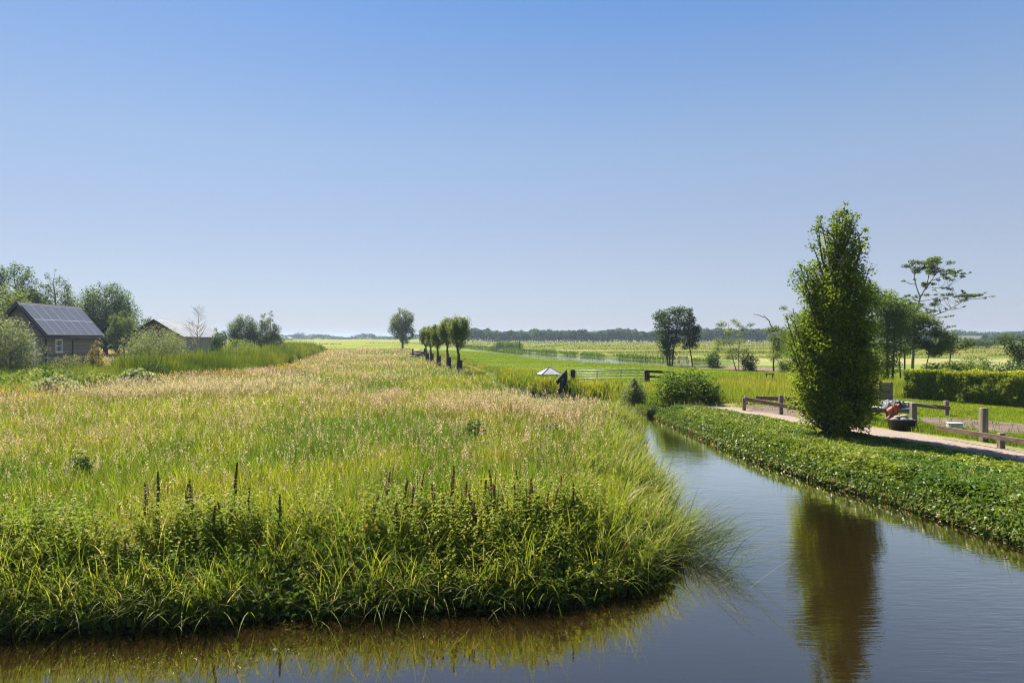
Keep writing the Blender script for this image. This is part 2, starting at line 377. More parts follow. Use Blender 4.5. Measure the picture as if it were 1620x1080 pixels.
def make_ground():
    # a fan of rays from behind the camera: fine near it, coarse far out
    us = np.concatenate([np.linspace(-2.6, -.95, 30, endpoint=False), np.linspace(-.95, .95, 420), np.linspace(.95, 2.6, 31)[1:]])
    ds = np.concatenate([np.linspace(.5, 9, 24, endpoint=False), 9 * (2900 / 9) ** np.linspace(0, 1, 560)])
    U, D = np.meshgrid(us, ds, indexing='ij')
    x = (U * D).ravel(); y = (D - 6).ravel()
    s = sd_water(x, y)
    z = ground_z(x, y, s)
    V = np.stack([x, y, z], 1)
    nu, nd = len(us), len(ds)
    i = np.arange(nu - 1)[:, None] * nd + np.arange(nd - 1)[None, :]
    Q = np.stack([i, i + nd, i + nd + 1, i + 1], -1).reshape(-1, 4)
    m, nt, b = new_mat('ground'); N, L = nt.nodes, nt.links
    at = N.new('ShaderNodeAttribute'); at.attribute_name = 'Col'
    tc = N.new('ShaderNodeTexCoord')
    no = N.new('ShaderNodeTexNoise'); no.inputs['Scale'].default_value = 9; no.inputs['Detail'].default_value = 8; no.inputs['Roughness'].default_value = .7
    L.new(tc.outputs['Object'], no.inputs['Vector'])
    n2 = N.new('ShaderNodeTexNoise'); n2.inputs['Scale'].default_value = .5; n2.inputs['Detail'].default_value = 9; n2.inputs['Roughness'].default_value = .75
    mp = N.new('ShaderNodeMapping'); mp.inputs['Scale'].default_value = (1, .5, 1); L.new(tc.outputs['Object'], mp.inputs[0]); L.new(mp.outputs[0], n2.inputs['Vector'])
    ad = N.new('ShaderNodeMath'); ad.operation = 'ADD'; L.new(no.outputs[0], ad.inputs[0]); L.new(n2.outputs[0], ad.inputs[1])
    mr = N.new('ShaderNodeMapRange'); mr.inputs['From Min'].default_value = .6; mr.inputs['From Max'].default_value = 1.4
    mr.inputs['To Min'].default_value = .55; mr.inputs['To Max'].default_value = 1.45; L.new(ad.outputs[0], mr.inputs[0])
    mx = N.new('ShaderNodeMix'); mx.data_type = 'RGBA'; mx.blend_type = 'MULTIPLY'; mx.inputs['Factor'].default_value = 1
    L.new(at.outputs['Color'], mx.inputs[6]); L.new(mr.outputs[0], mx.inputs[7]); L.new(mx.outputs[2], b.inputs['Base Color'])
    bp = N.new('ShaderNodeBump'); bp.inputs['Strength'].default_value = .9; bp.inputs['Distance'].default_value = .08
    L.new(ad.outputs[0], bp.inputs['Height']); L.new(bp.outputs[0], b.inputs['Normal'])
    b.inputs['Roughness'].default_value = .95; b.inputs['Specular IOR Level'].default_value = .1
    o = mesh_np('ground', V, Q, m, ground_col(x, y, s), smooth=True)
    tag(o, kind='structure')
make_ground()

def make_water():
    m, nt, b = new_mat('canal_water'); N, L = nt.nodes, nt.links
    b.inputs['Base Color'].default_value = (.0150, .0083, .0026, 1); b.inputs['Roughness'].default_value = .6; b.inputs['Specular IOR Level'].default_value = 0
    gl = N.new('ShaderNodeBsdfGlossy'); gl.inputs['Roughness'].default_value = .02; gl.inputs['Color'].default_value = (1, .94, .80, 1)
    fz = N.new('ShaderNodeFresnel'); fz.inputs['IOR'].default_value = 2.0
    fp = N.new('ShaderNodeMath'); fp.operation = 'POWER'; fp.inputs[1].default_value = 1.6; L.new(fz.outputs[0], fp.inputs[0])
    fm = N.new('ShaderNodeMath'); fm.operation = 'MULTIPLY'; fm.inputs[1].default_value = 4.2; fm.use_clamp = True; L.new(fp.outputs[0], fm.inputs[0])
    ms = N.new('ShaderNodeMixShader'); L.new(fm.outputs[0], ms.inputs[0]); L.new(b.outputs[0], ms.inputs[1]); L.new(gl.outputs[0], ms.inputs[2])
    L.new(ms.outputs[0], N['Material Output'].inputs['Surface'])
    tc = N.new('ShaderNodeTexCoord')
    def ripple(scale, stretch, rot, detail=3):
        mp = N.new('ShaderNodeMapping'); mp.inputs['Scale'].default_value = stretch; mp.inputs['Rotation'].default_value = (0, 0, rot)
        L.new(tc.outputs['Object'], mp.inputs[0])
        n = N.new('ShaderNodeTexNoise'); n.inputs['Scale'].default_value = scale; n.inputs['Detail'].default_value = detail; n.inputs['Roughness'].default_value = .5
        n.inputs['Distortion'].default_value = .3
        L.new(mp.outputs[0], n.inputs['Vector']); return n.outputs[0]
    r1 = ripple(7.5, (.30, 1.7, 1), R_(14)); r2 = ripple(2.0, (.5, 1, 1), R_(-8), 2)
    ad = N.new('ShaderNodeMath'); ad.operation = 'MULTIPLY_ADD'; ad.inputs[1].default_value = 1.2; L.new(r2, ad.inputs[0]); L.new(r1, ad.inputs[2])
    sp = N.new('ShaderNodeSeparateXYZ'); L.new(tc.outputs['Object'], sp.inputs[0])
    mk = N.new('ShaderNodeMapRange'); mk.inputs['From Min'].default_value = 0; mk.inputs['From Max'].default_value = 4.5     # calmer in the lee of the tall bank
    mk.inputs['To Min'].default_value = .22; mk.inputs['To Max'].default_value = 1; L.new(sp.outputs['X'], mk.inputs[0])
    big = ripple(.35, (1, .6, 1), 0, 2)
    mb = N.new('ShaderNodeMapRange'); mb.inputs['From Min'].default_value = .35; mb.inputs['From Max'].default_value = .65; mb.inputs['To Min'].default_value = .45; mb.inputs['To Max'].default_value = 1.15; L.new(big, mb.inputs[0])
    mm = N.new('ShaderNodeMath'); mm.operation = 'MULTIPLY'; L.new(mk.outputs[0], mm.inputs[0]); L.new(mb.outputs[0], mm.inputs[1])
    m3 = N.new('ShaderNodeMath'); m3.operation = 'MULTIPLY'; L.new(mm.outputs[0], m3.inputs[0]); L.new(ad.outputs[0], m3.inputs[1])
    bp = N.new('ShaderNodeBump'); bp.inputs['Strength'].default_value = 1.0; bp.inputs['Distance'].default_value = .0034
    L.new(m3.outputs[0], bp.inputs['Height']); L.new(bp.outputs[0], gl.inputs['Normal']); L.new(bp.outputs[0], fz.inputs['Normal'])
    mb_ = MB().add([(-75, -12, 0), (60, -12, 0), (60, 430, 0), (-75, 430, 0)], [(0, 1, 2, 3)])
    tag(mb_.build('water', m), kind='structure')
make_water()

def strip_sheet(name, pts, ws, mat, lift):
    "a walkable strip laid over the ground"
    P = np.array(pts, float); seg = np.hypot(*np.diff(P, axis=0).T); s = np.concatenate([[0], np.cumsum(seg)])
    t = np.arange(0, s[-1], .22); px = np.interp(t, s, P[:, 0]); py = np.interp(t, s, P[:, 1]); w = np.interp(t, s, ws)
    dx, dy = np.gradient(px), np.gradient(py); l = np.hypot(dx, dy); nx, ny = dy / l, -dx / l
    nk = 9; k = np.linspace(-1, 1, nk)
    edge = 1 + .22 * (fbm(t / .7, t * 0, 2) - .5) * 2
    X = px[:, None] + nx[:, None] * k[None] * (w * edge)[:, None]; Y = py[:, None] + ny[:, None] * k[None] * (w * edge)[:, None]
    Z = ground_z(X.ravel(), Y.ravel()).reshape(X.shape) + lift - .03 * (np.abs(k) ** 6)[None]
    i = np.arange(len(t) - 1)[:, None] * nk + np.arange(nk - 1)[None]
    Q = np.stack([i, i + 1, i + nk + 1, i + nk], -1).reshape(-1, 4)
    return mesh_np(name, np.stack([X, Y, Z], -1).reshape(-1, 3), Q, mat, smooth=True)
M['gravel'] = noisy('gravel', (.15, .115, .09), (.31, .245, .20), 26, .95, .9, detail=10, spec=.1)
tag(strip_sheet('gravel_path', PATH, PATH_W, M['gravel'], .035), kind='structure')

# the summer air over the polder
def make_haze():
    m = bpy.data.materials.new('haze_air'); m.use_nodes = True; nt = m.node_tree
    nt.nodes.remove(nt.nodes['Principled BSDF'])
    v = nt.nodes.new('ShaderNodeVolumePrincipled'); v.inputs['Density'].default_value = .0003
    v.inputs['Color'].default_value = (.50, .62, .80, 1); v.inputs['Anisotropy'].default_value = .2
    nt.links.new(v.outputs[0], nt.nodes['Material Output'].inputs['Volume'])
    o = MB().box((0, 1250, 7), (28000, 3700, 17.6)).build('haze', m)
    tag(o, kind='stuff')
make_haze()

# ------------------------------------------------------------------ grass, reeds and leaf cover (what nobody could count)
def make_blades(x, y, z, L, W, az, lean, droop, seg, c0, c1, twist=None):
    n = len(x); K = seg + 1
    t = np.linspace(0, 1, K)
    th = lean[:, None] + droop[:, None] * (t[None] ** 1.3)
    ds = (L / seg)[:, None]
    hx = np.concatenate([np.zeros((n, 1)), np.cumsum(np.sin(th[:, :-1]) * ds, 1)], 1)
    hz = np.concatenate([np.zeros((n, 1)), np.cumsum(np.cos(th[:, :-1]) * ds, 1)], 1)
    px = x[:, None] + hx * np.cos(az)[:, None]; py = y[:, None] + hx * np.sin(az)[:, None]; pz = z[:, None] + hz
    wa = az + math.pi / 2 + (twist if twist is not None else rng.normal(0, .7, n))
    prof = np.interp(t, [0, .3, .7, 1], [.75, 1, .7, .06])
    ox = np.cos(wa)[:, None] * (W / 2)[:, None] * prof[None]; oy = np.sin(wa)[:, None] * (W / 2)[:, None] * prof[None]
    V = np.stack([np.stack([px - ox, py - oy, pz], -1), np.stack([px + ox, py + oy, pz], -1)], 2).reshape(-1, 3)
    b = (np.arange(n) * K * 2)[:, None] + (np.arange(seg) * 2)[None]
    Q = np.stack([b, b + 1, b + 3, b + 2], -1).reshape(-1, 4)
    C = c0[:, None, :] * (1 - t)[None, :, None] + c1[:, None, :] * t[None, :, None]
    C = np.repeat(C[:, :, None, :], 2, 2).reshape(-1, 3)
    return V, Q, C
def leaf_quads(P, size, C, up=.35, elong=.5, out=None):
    "one pointed leaf per point"
    n = len(P)
    N = rng.normal(0, 1, (n, 3)); N[:, 2] = np.abs(N[:, 2]) + up * 2
    if out is not None: N += out
    N /= np.linalg.norm(N, axis=1, keepdims=True)
    A = rng.normal(0, 1, (n, 3)); A -= N * (A * N).sum(1, keepdims=True); A /= np.linalg.norm(A, axis=1, keepdims=True)
    B = np.cross(N, A)
    s = np.broadcast_to(np.asarray(size, float), (n,))[:, None]
    V = np.stack([P - A * s * .5, P + B * s * .5 * elong - N * s * .06, P + A * s * .5, P - B * s * .5 * elong - N * s * .06], 1).reshape(-1, 3)
    Q = np.arange(n * 4).reshape(n, 4)
    return V, Q, np.repeat(C, 4, 0)
class Bag:
    def __init__(s): s.V = []; s.Q = []; s.C = []; s.n = 0
    def add(s, vqc):
        V, Q, C = vqc; s.V.append(V); s.Q.append(Q + s.n); s.C.append(C); s.n += len(V)
    def build(s, name, mat, parent=None):
        return mesh_np(name, np.concatenate(s.V), np.concatenate(s.Q), mat, np.concatenate(s.C), parent)
def cvar(base, n, v=.25, hue=.12):
    c = np.broadcast_to(np.asarray(base, float), (n, 3)) * (1 + rng.normal(0, v, (n, 1))).clip(.4, 1.8) * (1 + rng.normal(0, hue, (n, 3))).clip(.6, 1.5)
    return c
def cmix(a, b, t): return np.asarray(a)[None] * (1 - t)[:, None] + np.asarray(b)[None] * t[:, None]
def frustum_pts(y0, y1, dens, pad=1.1, xlim=None):
    "points spread evenly over the wedge of ground the picture takes in"
    h = .75 * pad
    a, b = (-h * y1 - .6, h * y1 + .6) if xlim is None else xlim
    n = int((b - a) * (y1 - y0) * dens)
    x = rng.uniform(a, b, n); y = rng.uniform(y0, y1, n)
    k = np.abs(x) < h * y + .8
    return x[k], y[k]
def poly_pts(P, dens, ymax=None):
    P = np.array(P, float); lo, hi = P.min(0), P.max(0)
    n = int((hi[0] - lo[0]) * (hi[1] - lo[1]) * dens)
    x = rng.uniform(lo[0], hi[0], n); y = rng.uniform(lo[1], hi[1], n)
    k = (sd_poly(x, y, P) < 0) & (np.abs(x) < .88 * y + 4)
    return x[k], y[k]
def tufted(x, y, k, r):
    n = len(x)
    return np.repeat(x, k) + rng.normal(0, r, n * k), np.repeat(y, k) + rng.normal(0, r, n * k)

def make_meadow():
    bag, seeds = Bag(), Bag()
    #        y0  y1   tufts  per  rad   L          W      seg
    bands = [(7.6, 13, 85, 9, .09, (.42, .75), .0075, 4),
             (13, 20, 62, 8, .08, (.40, .68), .009, 3),
             (20, 32, 30, 8, .11, (.38, .65), .012, 3),
             (32, 55, 12, 8, .16, (.38, .62), .02, 2),
             (55, 100, 4, 7, .3, (.35, .6), .04, 2),
             (100, 176, 1.1, 7, .6, (.35, .55), .09, 1)]
    for (y0, y1, td, per, rad, Lr, W, seg) in bands:
        x, y = frustum_pts(y0, y1, td)
        k = on_meadow(x, y); x, y = x[k], y[k]
        # some tufts are rank and tall, some thin
        vig = np.repeat(fbm(x / 1.1, y / 1.1, 1), per)
        x, y = tufted(x, y, per, rad)
        s = sd_water(x, y); k = (s > -.02) & ~inside(x, y, REEDS) & ~((s < 1.6) & (y > 29) & (y < 40) & (x > 0) & (rng.random(len(x)) < .8))
        x, y, s, vig = x[k], y[k], s[k], vig[k]; n = len(x)
        t = tan_of(x, y); yl = yellow_of(x, y)
        L = rng.uniform(*Lr, n) * (.5 + 1.0 * vig) * (.58 + .42 * sstep(.1, 1.8, s)) * (1 - .45 * sstep(38, 60, y))
        L = np.where((s < 4) & (y > 26) & (y < 38) & (x > -1.5), L * .42, L)
        g = cmix((.085, .15, .016), (.20, .225, .024), sstep(.3, .7, fbm(x / 2.6, y / 4, 7)))
        g = g * (1 - .45 * t)[:, None] + np.array((.23, .19, .085)) * (.45 * t)[:, None]
        g = g * (1 - .5 * yl)[:, None] + np.array((.34, .27, .03)) * (.5 * yl)[:, None]
        tt = np.repeat(rng.normal(0, .28, n // per + 1), per)[:n]; c = g * (1 + tt[:, None] + rng.normal(0, .25, (n, 1))).clip(.3, 1.9)
        dry = rng.random(n) < (.05 + .18 * t); c[dry] = np.array((.33, .26, .13)) * rng.uniform(.7, 1.2, (dry.sum(), 1))
        z = ground_z(x, y, s) - .02
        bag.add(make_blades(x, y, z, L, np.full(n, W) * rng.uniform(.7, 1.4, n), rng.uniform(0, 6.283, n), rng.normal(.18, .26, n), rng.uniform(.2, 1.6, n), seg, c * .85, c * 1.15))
    # ripe panicles on thin straws
    sb = [(8.6, 13, 70, 16, .0045, .025, .19), (13, 20, 80, 16, .006, .028, .21), (20, 32, 48, 11, .009, .038, .22), (32, 55, 18, 7, .014, .058, .20), (55, 100, 5, 4, .03, .08, .2), (100, 176, 1.7, 3, .06, .15, .24)]
    for (y0, y1, d, K, W, fs, pl) in sb:
        x, y = frustum_pts(y0, y1, d * 1.55)
        k = on_meadow(x, y); x, y = x[k], y[k]
        s = sd_water(x, y)
        t = tan_of(x, y)
        k = (s > .25) & ~((y > 26) & (y < 37) & (x > -1.5) & (s < 4) & (rng.random(len(x)) < .85)) & ~inside(x, y, REEDS) & (rng.random(len(x)) < (.12 + .95 * t) * sstep(.2, 2.4, s)) & ~((s < 1.6) & (y > 29) & (x > 0))
        x, y, s = x[k], y[k], s[k]; n = len(x)
        z = ground_z(x, y, s); H = rng.uniform(.52, .86, n) * (.7 + .5 * fbm(x / 1.5, y / 1.5, 3)) * (.6 + .4 * sstep(.2, 1.8, s)) * (1 - .42 * sstep(38, 60, y))
        az = rng.uniform(0, 6.283, n); ln = np.abs(rng.normal(.08, .1, n))
        yl = yellow_of(x, y)
        cs = cvar((.22, .19, .07), n)
        seeds.add(make_blades(x, y, z, H, np.full(n, W), az, ln, ln * 1.2, 2, cs * .8, cs))
        hx = x + np.cos(az) * H * np.sin(ln * 1.3); hy = y + np.sin(az) * H * np.sin(ln * 1.3); hz = z + H * np.cos(ln * 1.3)
        hue = fbm(x / 6, y / 8, 4)
        base = cmix((.52, .46, .28), (.52, .41, .27), sstep(.35, .65, hue))
        base = np.where((rng.random(n) < .7 * yl)[:, None], np.array((.52, .37, .035))[None], base)
        u = rng.random((n, K)); r = rng.normal(0, 1, (n, K)) * pl * .24 * (1.1 - u); a = rng.uniform(0, 6.283, (n, K))
        P = np.stack([hx[:, None] + r * np.cos(a) + np.cos(az)[:, None] * u * pl * .25, hy[:, None] + r * np.sin(a) + np.sin(az)[:, None] * u * pl * .25, hz[:, None] + (u - .35) * pl], -1).reshape(-1, 3)
        C = np.repeat(base * (1 + rng.normal(0, .3, (n, 1))).clip(.35, 1.7), K, 0) * (1 + rng.normal(0, .2, (n * K, 1))).clip(.5, 1.6)
        seeds.add(leaf_quads(P, fs * rng.uniform(.7, 1.5, n * K), C, up=0, elong=.42))
    tag(bag.build('meadow_grass', M['grass']), kind='stuff')
    tag(seeds.build('grass_seed_heads', M['seed']), kind='stuff')
make_meadow()

def edge_pts(P, i0, i1, n, off):
    "points scattered along part of a bank line, off metres in from the water"
    Q = np.array(P[i0:i1 + 1], float); seg = np.hypot(*np.diff(Q, axis=0).T); s = np.concatenate([[0], np.cumsum(seg)])
    t = rng.uniform(0, s[-1], n); x = np.interp(t, s, Q[:, 0]); y = np.interp(t, s, Q[:, 1])
    dx = np.interp(t + .3, s, Q[:, 0]) - np.interp(t - .3, s, Q[:, 0]); dy = np.interp(t + .3, s, Q[:, 1]) - np.interp(t - .3, s, Q[:, 1])
    l = np.hypot(dx, dy) + 1e-9; nx, ny = -dy / l, dx / l
    o = rng.uniform(*off, n)
    return x + nx * o, y + ny * o, nx, ny, o

def make_bank_grass():
    "rank reed grass and sedge leaning out over the water"
    bag = Bag()
    for (i0, i1, n, per, Lr, Wr, off, outl) in [
            (2, 9, 290, 12, (.45, .95), (.007, .016), (-.05, .8), .36),
            (2, 10, 420, 11, (.5, .9), (.007, .015), (-.1, .35), .95),
            (2, 9, 130, 11, (.5, .8), (.010, .018), (.8, 2.0), .15),
            (9, 16, 560, 8, (.5, .95), (.013, .026), (-.12, .8), .38),
            (9, 12, 130, 12, (.7, 1.1), (.010, .018), (-.3, .3), .6),
            (11, 16, 300, 8, (.45, .8), (.014, .028), (.6, 1.9), .15),
            (15, 22, 170, 9, (.3, .55), (.012, .024), (-.1, .6), .25)]:
        x, y, nx, ny, o = edge_pts(CANAL, i0, i1, n, off)
        k = rng.random(n) < sstep(.35, .65, fbm(x / .9, y / .9, 2)) * 1.1 + .10
        x, y, nx, ny, o = x[k], y[k], nx[k], ny[k], o[k]; n = len(x)
        hue = rng.random(n); vig = rng.uniform(.75, 1.2, n)
        N = n * per; rp = lambda a: np.repeat(a, per)
        X = rp(x) + rng.normal(0, .07, N); Y = rp(y) + rng.normal(0, .07, N)
        az = np.arctan2(-rp(ny), -rp(nx)) + rng.normal(0, 1.0, N)
        L = rng.uniform(*Lr, N) * rp(vig)
        S = sd_water(X, Y); Z = np.maximum(ground_z(X, Y, S), -.12)
        c = cmix((.09, .145, .016), (.22, .25, .035), rp(hue)) * (1 + rng.normal(0, .2, (N, 1))).clip(.5, 1.6)
        straw = rng.random(N) < .07; c[straw] = np.array((.36, .31, .17)) * rng.uniform(.7, 1.2, (straw.sum(), 1))
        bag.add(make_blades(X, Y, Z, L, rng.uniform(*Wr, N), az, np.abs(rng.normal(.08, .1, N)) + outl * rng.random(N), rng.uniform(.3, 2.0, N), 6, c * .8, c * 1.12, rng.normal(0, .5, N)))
    # straws bent right down on the water off the point of the bank
    n = 420; x = rng.normal(2.95, .2, n); y = rng.normal(11.2, .7, n)
    c = cmix((.035, .07, .015), (.14, .13, .06), rng.random(n) ** 3)
    bag.add(make_blades(x, y, np.full(n, .12), rng.uniform(.5, 1.15, n), rng.uniform(.009, .015, n), rng.normal(-.15, .5, n), rng.uniform(.7, 1.3, n), rng.uniform(.15, .75, n), 6, c, c * 1.1))
    tag(bag.build('bank_grass', M['blade']), kind='stuff')
make_bank_grass()

def make_weeds():
    "stinging nettles and other leafy stems crowding the near bank"
    bag = Bag()
    for (n0, i0, i1, off, Hr, fade) in [(3600, 2, 9, (-.08, 1.7), (.45, .9), 1), (700, 9, 15, (.25, 1.6), (.35, .65), .6), (1300, 2, 9, (1.2, 3.4), (.3, .6), .5)]:
        x, y, nx, ny, o = edge_pts(CANAL, i0, i1, n0, off)
        k = rng.random(n0) < sstep(.30, .62, fbm(x / 1.4 + 3, y / 1.4, 5)) + .08
        x, y, o, nx, ny = x[k], y[k], o[k], nx[k], ny[k]; n = len(x)
        s = sd_water(x, y); z = np.maximum(ground_z(x, y, s), -.02)
        H = rng.uniform(*Hr, n) * (.58 + .42 * sstep(0, 1.4, o)); az = np.arctan2(-ny, -nx) + rng.normal(0, 1.2, n); ln = np.abs(rng.normal(.08, .12, n)) + .25 * (o < .3) * rng.random(n)
        tone = rng.random(n); base = cmix((.10, .165, .016), (.25, .275, .03), tone)
        bag.add(make_blades(x, y, z, H, np.full(n, .007), az, ln, ln * .6, 3, base * .8, base))
        nodes = 9
        u = np.tile(np.linspace(.22, 1, nodes), (n, 1)); a0 = rng.uniform(0, 6.28, n)
        sx = x[:, None] + np.cos(az)[:, None] * np.sin(ln * 1.2)[:, None] * H[:, None] * u
        sy = y[:, None] + np.sin(az)[:, None] * np.sin(ln * 1.2)[:, None] * H[:, None] * u
        sz = z[:, None] + H[:, None] * u * np.cos(ln * 1.2)[:, None]
        for side in (0, math.pi):
            la = a0[:, None] + np.arange(nodes)[None] * 1.57 + side + rng.normal(0, .3, (n, nodes))
            ll = (.125 - .07 * u) * rng.uniform(.7, 1.25, (n, nodes)); dz = -ll * rng.uniform(.1, .75, (n, nodes))
            ca, sa = np.cos(la), np.sin(la); w = ll * .27
            p0 = np.stack([sx, sy, sz], -1); mid = p0 + np.stack([ca * ll * .45, sa * ll * .45, dz * .1], -1)
            tip = p0 + np.stack([ca * ll, sa * ll, dz], -1); sd = np.stack([-sa * w, ca * w, np.zeros_like(w) - .012], -1)
            V = np.stack([p0, mid - sd * [1, 1, -1], tip, mid + sd], 2).reshape(-1, 3)
            C = np.repeat(np.repeat(base, nodes, 0) * (1 + rng.normal(0, .22, (n * nodes, 1))).clip(.5, 1.7), 4, 0)
            yel = np.repeat(rng.random(n * nodes) < .025, 4); C[yel] = np.array((.34, .25, .05))
            bag.add((V, np.arange(len(V)).reshape(-1, 4), C))
    # low broad leaves right at the foot of the bank, its shadow put into their dark colour
    x, y, nx, ny, o = edge_pts(CANAL, 2, 10, 10000, (-.24, .6)); s = sd_water(x, y)
    z = np.maximum(ground_z(x, y, s), .0) + rng.random(len(x)) ** 1.3 * .38
    bag.add(leaf_quads(np.stack([x, y, z], 1), rng.uniform(.05, .13, len(x)), cmix((.03, .065, .012), (.10, .14, .022), rng.random(len(x)) ** 2), up=.25, elong=.6))
    tag(bag.build('bank_weeds', M['leaf']), kind='stuff')
make_weeds()

def make_reeds():
    bag = Bag()
    x, y = poly_pts(REEDS, 55); k = (rng.random(len(x)) < np.clip(48 / y, .2, 1.2)) & (np.hypot(x + 45, (y - 63)) > 6)
    x, y = x[k], y[k]; fd = seg_d(x, y, REED_FRONT)
    near = y < 43 + 3 * (fbm(x / 3, y / 3, 2) - .5)
    x, y = tufted(x, y, 3, .1); near = np.repeat(near, 3); fd = np.repeat(fd, 3); n = len(x)
    lush = fbm(x / 3.0, y / 3.0, 6)
    low = x < -.58 * y + .8 * (fbm(x / 2, y / 2, 2) - .5)      # the herbs before the cabin stay low
    L = np.where(near | low, np.where(low & (y > 40), rng.uniform(.5, .95, n), rng.uniform(.7, 1.25, n)), rng.uniform(.95, 1.5, n) * (1 + .4 * (rng.random(n) > .94))) * (.4 + 1.2 * lush) * (.62 + .75 * fbm(x / 1.0, y / 1.0, 2)) * (.75 + .25 * sstep(0, 1.5, fd))
    c = np.where(near[:, None], cmix((.115, .165, .022), (.21, .235, .045), sstep(.3, .7, fbm(x / 1.6, y / 1.6, 3))), cmix((.042, .072, .010), (.125, .15, .018), sstep(.3, .7, fbm(x / 2, y / 2, 1))))
    c = c * (1 + rng.normal(0, .2, (n, 1))).clip(.5, 1.6)
    W = np.where(near, .022, .028) * rng.uniform(.7, 1.3, n) * np.clip(y / 45, .8, 3)
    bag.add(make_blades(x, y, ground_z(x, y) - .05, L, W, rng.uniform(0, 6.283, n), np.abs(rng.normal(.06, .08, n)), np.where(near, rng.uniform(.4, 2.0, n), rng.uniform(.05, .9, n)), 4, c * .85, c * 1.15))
    tag(bag.build('reed_belt', M['grass']), kind='stuff')
    # meadowsweet and other whitish leafy herbs along its near end
    b2 = Bag()
    wild = []
    for k in range(46):
        cy = rng.uniform(31, 52); cx = -rng.uniform(.60, .78) * cy
        if inside(np.array([cx]), np.array([cy]), REEDS)[0]:
            wild.append((cx, cy, rng.uniform(.5, 1.5), rng.uniform(.4, 1.0), rng.uniform(.75, 1.25), 1300, [(.10, .16, .03), (.16, .20, .035), (.22, .26, .14), (.07, .12, .025), (.19, .20, .06)][k % 5]))
    for (cx, cy, rx, ry, h, num, col) in [(-24.8, 30.5, 1.6, 1.0, 1.2, 3600, (.26, .30, .19)), (-23.2, 34.5, 1.3, 1.3, 1.15, 3600, (.25, .30, .18)), (-21.9, 40.0, 1.5, .9, 1.2, 4200, (.24, .29, .17)), (-24.4, 37.5, 1.7, 1.0, 1.1, 1500, (.10, .16, .04)), (-27.5, 40, 2.5, 1.4, 1.1, 1500, (.11, .18, .04)), (-17.2, 52, 2.2, .9, .8, 1200, (.16, .17, .10))] + wild:
        a = rng.uniform(0, 6.28, num); r = np.sqrt(rng.random(num)); px = cx + rx * r * np.cos(a); py = cy + ry * r * np.sin(a)
        top = h * (1 - .6 * r ** 2) * (.7 + .5 * fbm(px / .5, py / .5, 2)); pz = ground_z(px, py) + top * rng.uniform(.15, 1, num)
        b2.add(leaf_quads(np.stack([px, py, pz], 1), rng.uniform(.12, .28, num), cvar(col, num), up=.2, elong=.4))
    tag(b2.build('bank_herbs', M['leaf']), kind='stuff')
make_reeds()

def make_cover():
    "leafy ground cover on the slope between the canal and the gravel path"
    P = [(6.15, 31.6), (6.5, 26), (6.95, 19.6), (7.5, 16.2), (8.0, 14.4), (8.6, 11.3), (9.5, 8), (10.5, 5), (14.2, 5), (13.6, 9), (12.9, 13), (12.4, 16.4), (10.9, 20.2), (9.6, 23.4), (8.9, 26.2), (7.9, 29.6), (7.2, 31.4)]
    x, y = poly_pts(P, 1500); s = sd_water(x, y); pd = path_d(x, y)
    k = (s > -.22) & (pd > -.06 + .12 * vnoise(x / .3, y / .3, 1)) & (rng.random(len(x)) < np.clip(19 / y, .55, 1.3)); x, y, s, pd = x[k], y[k], s[k], pd[k]; n = len(x)
    hum = fbm(x / .75, y / .75, 2); hum2 = fbm(x / .22, y / .22, 4)
    z = np.maximum(ground_z(x, y, s), -.01) + (.03 + .15 * hum * sstep(-.1, .5, pd) * (.4 + .6 * sstep(-.2, .5, s)) + .09 * (hum2 - .4)) * rng.uniform(.45, 1, n)
    c = cmix((.06, .125, .012), (.165, .215, .022), sstep(.3, .7, fbm(x / 1.6, y / 2.2, 1))) * (1 + rng.normal(0, .25, (n, 1))).clip(.45, 1.8)
    brown = (s < .12) & (rng.random(n) < .18); c[brown] = np.array((.26, .19, .09)) * rng.uniform(.6, 1.2, (brown.sum(), 1))
    bag = Bag(); bag.add(leaf_quads(np.stack([x, y, z], 1), rng.uniform(.045, .12, n), c, up=.5, elong=.74))
    x, y, nx, ny, o = edge_pts(CANAL, 36, 43, 30000, (-.16, .22)); n = len(x); z = rng.uniform(0, 1, n) ** .8 * (.18 + .32 * sstep(-.16, .22, o)) - .01
    c = cmix((.05, .10, .012), (.13, .175, .022), rng.random(n)); brown = rng.random(n) < .16 * (z < .2); c[brown] = np.array((.26, .19, .09)) * rng.uniform(.6, 1.2, (brown.sum(), 1))
    bag.add(leaf_quads(np.stack([x, y, z], 1), rng.uniform(.05, .095, n), c, up=.1, elong=.75, out=np.stack([-nx * .9, -ny * .9, nx * 0], 1)))
    n = 2600; x, y, nx, ny, o = edge_pts(CANAL, 36, 42, n, (-.12, 1.6)); k = path_d(x, y) > .1; x, y, o = x[k], y[k], o[k]; n = len(x)      # grasses and dead stems among the leaves
    c = cmix((.08, .13, .02), (.16, .20, .035), rng.random(n)); dead = rng.random(n) < .3; c[dead] = np.array((.30, .24, .13)) * rng.uniform(.6, 1.2, (dead.sum(), 1))
    bag.add(make_blades(x, y, np.maximum(ground_z(x, y), 0), rng.uniform(.2, .5, n) * (1 - .3 * (o < .2)), rng.uniform(.006, .013, n), rng.uniform(0, 6.28, n), rng.normal(.3, .25, n), rng.uniform(.2, 1.3, n), 4, c, c * 1.1))
    tag(bag.build('ground_cover', M['cover']), kind='stuff')
make_cover()

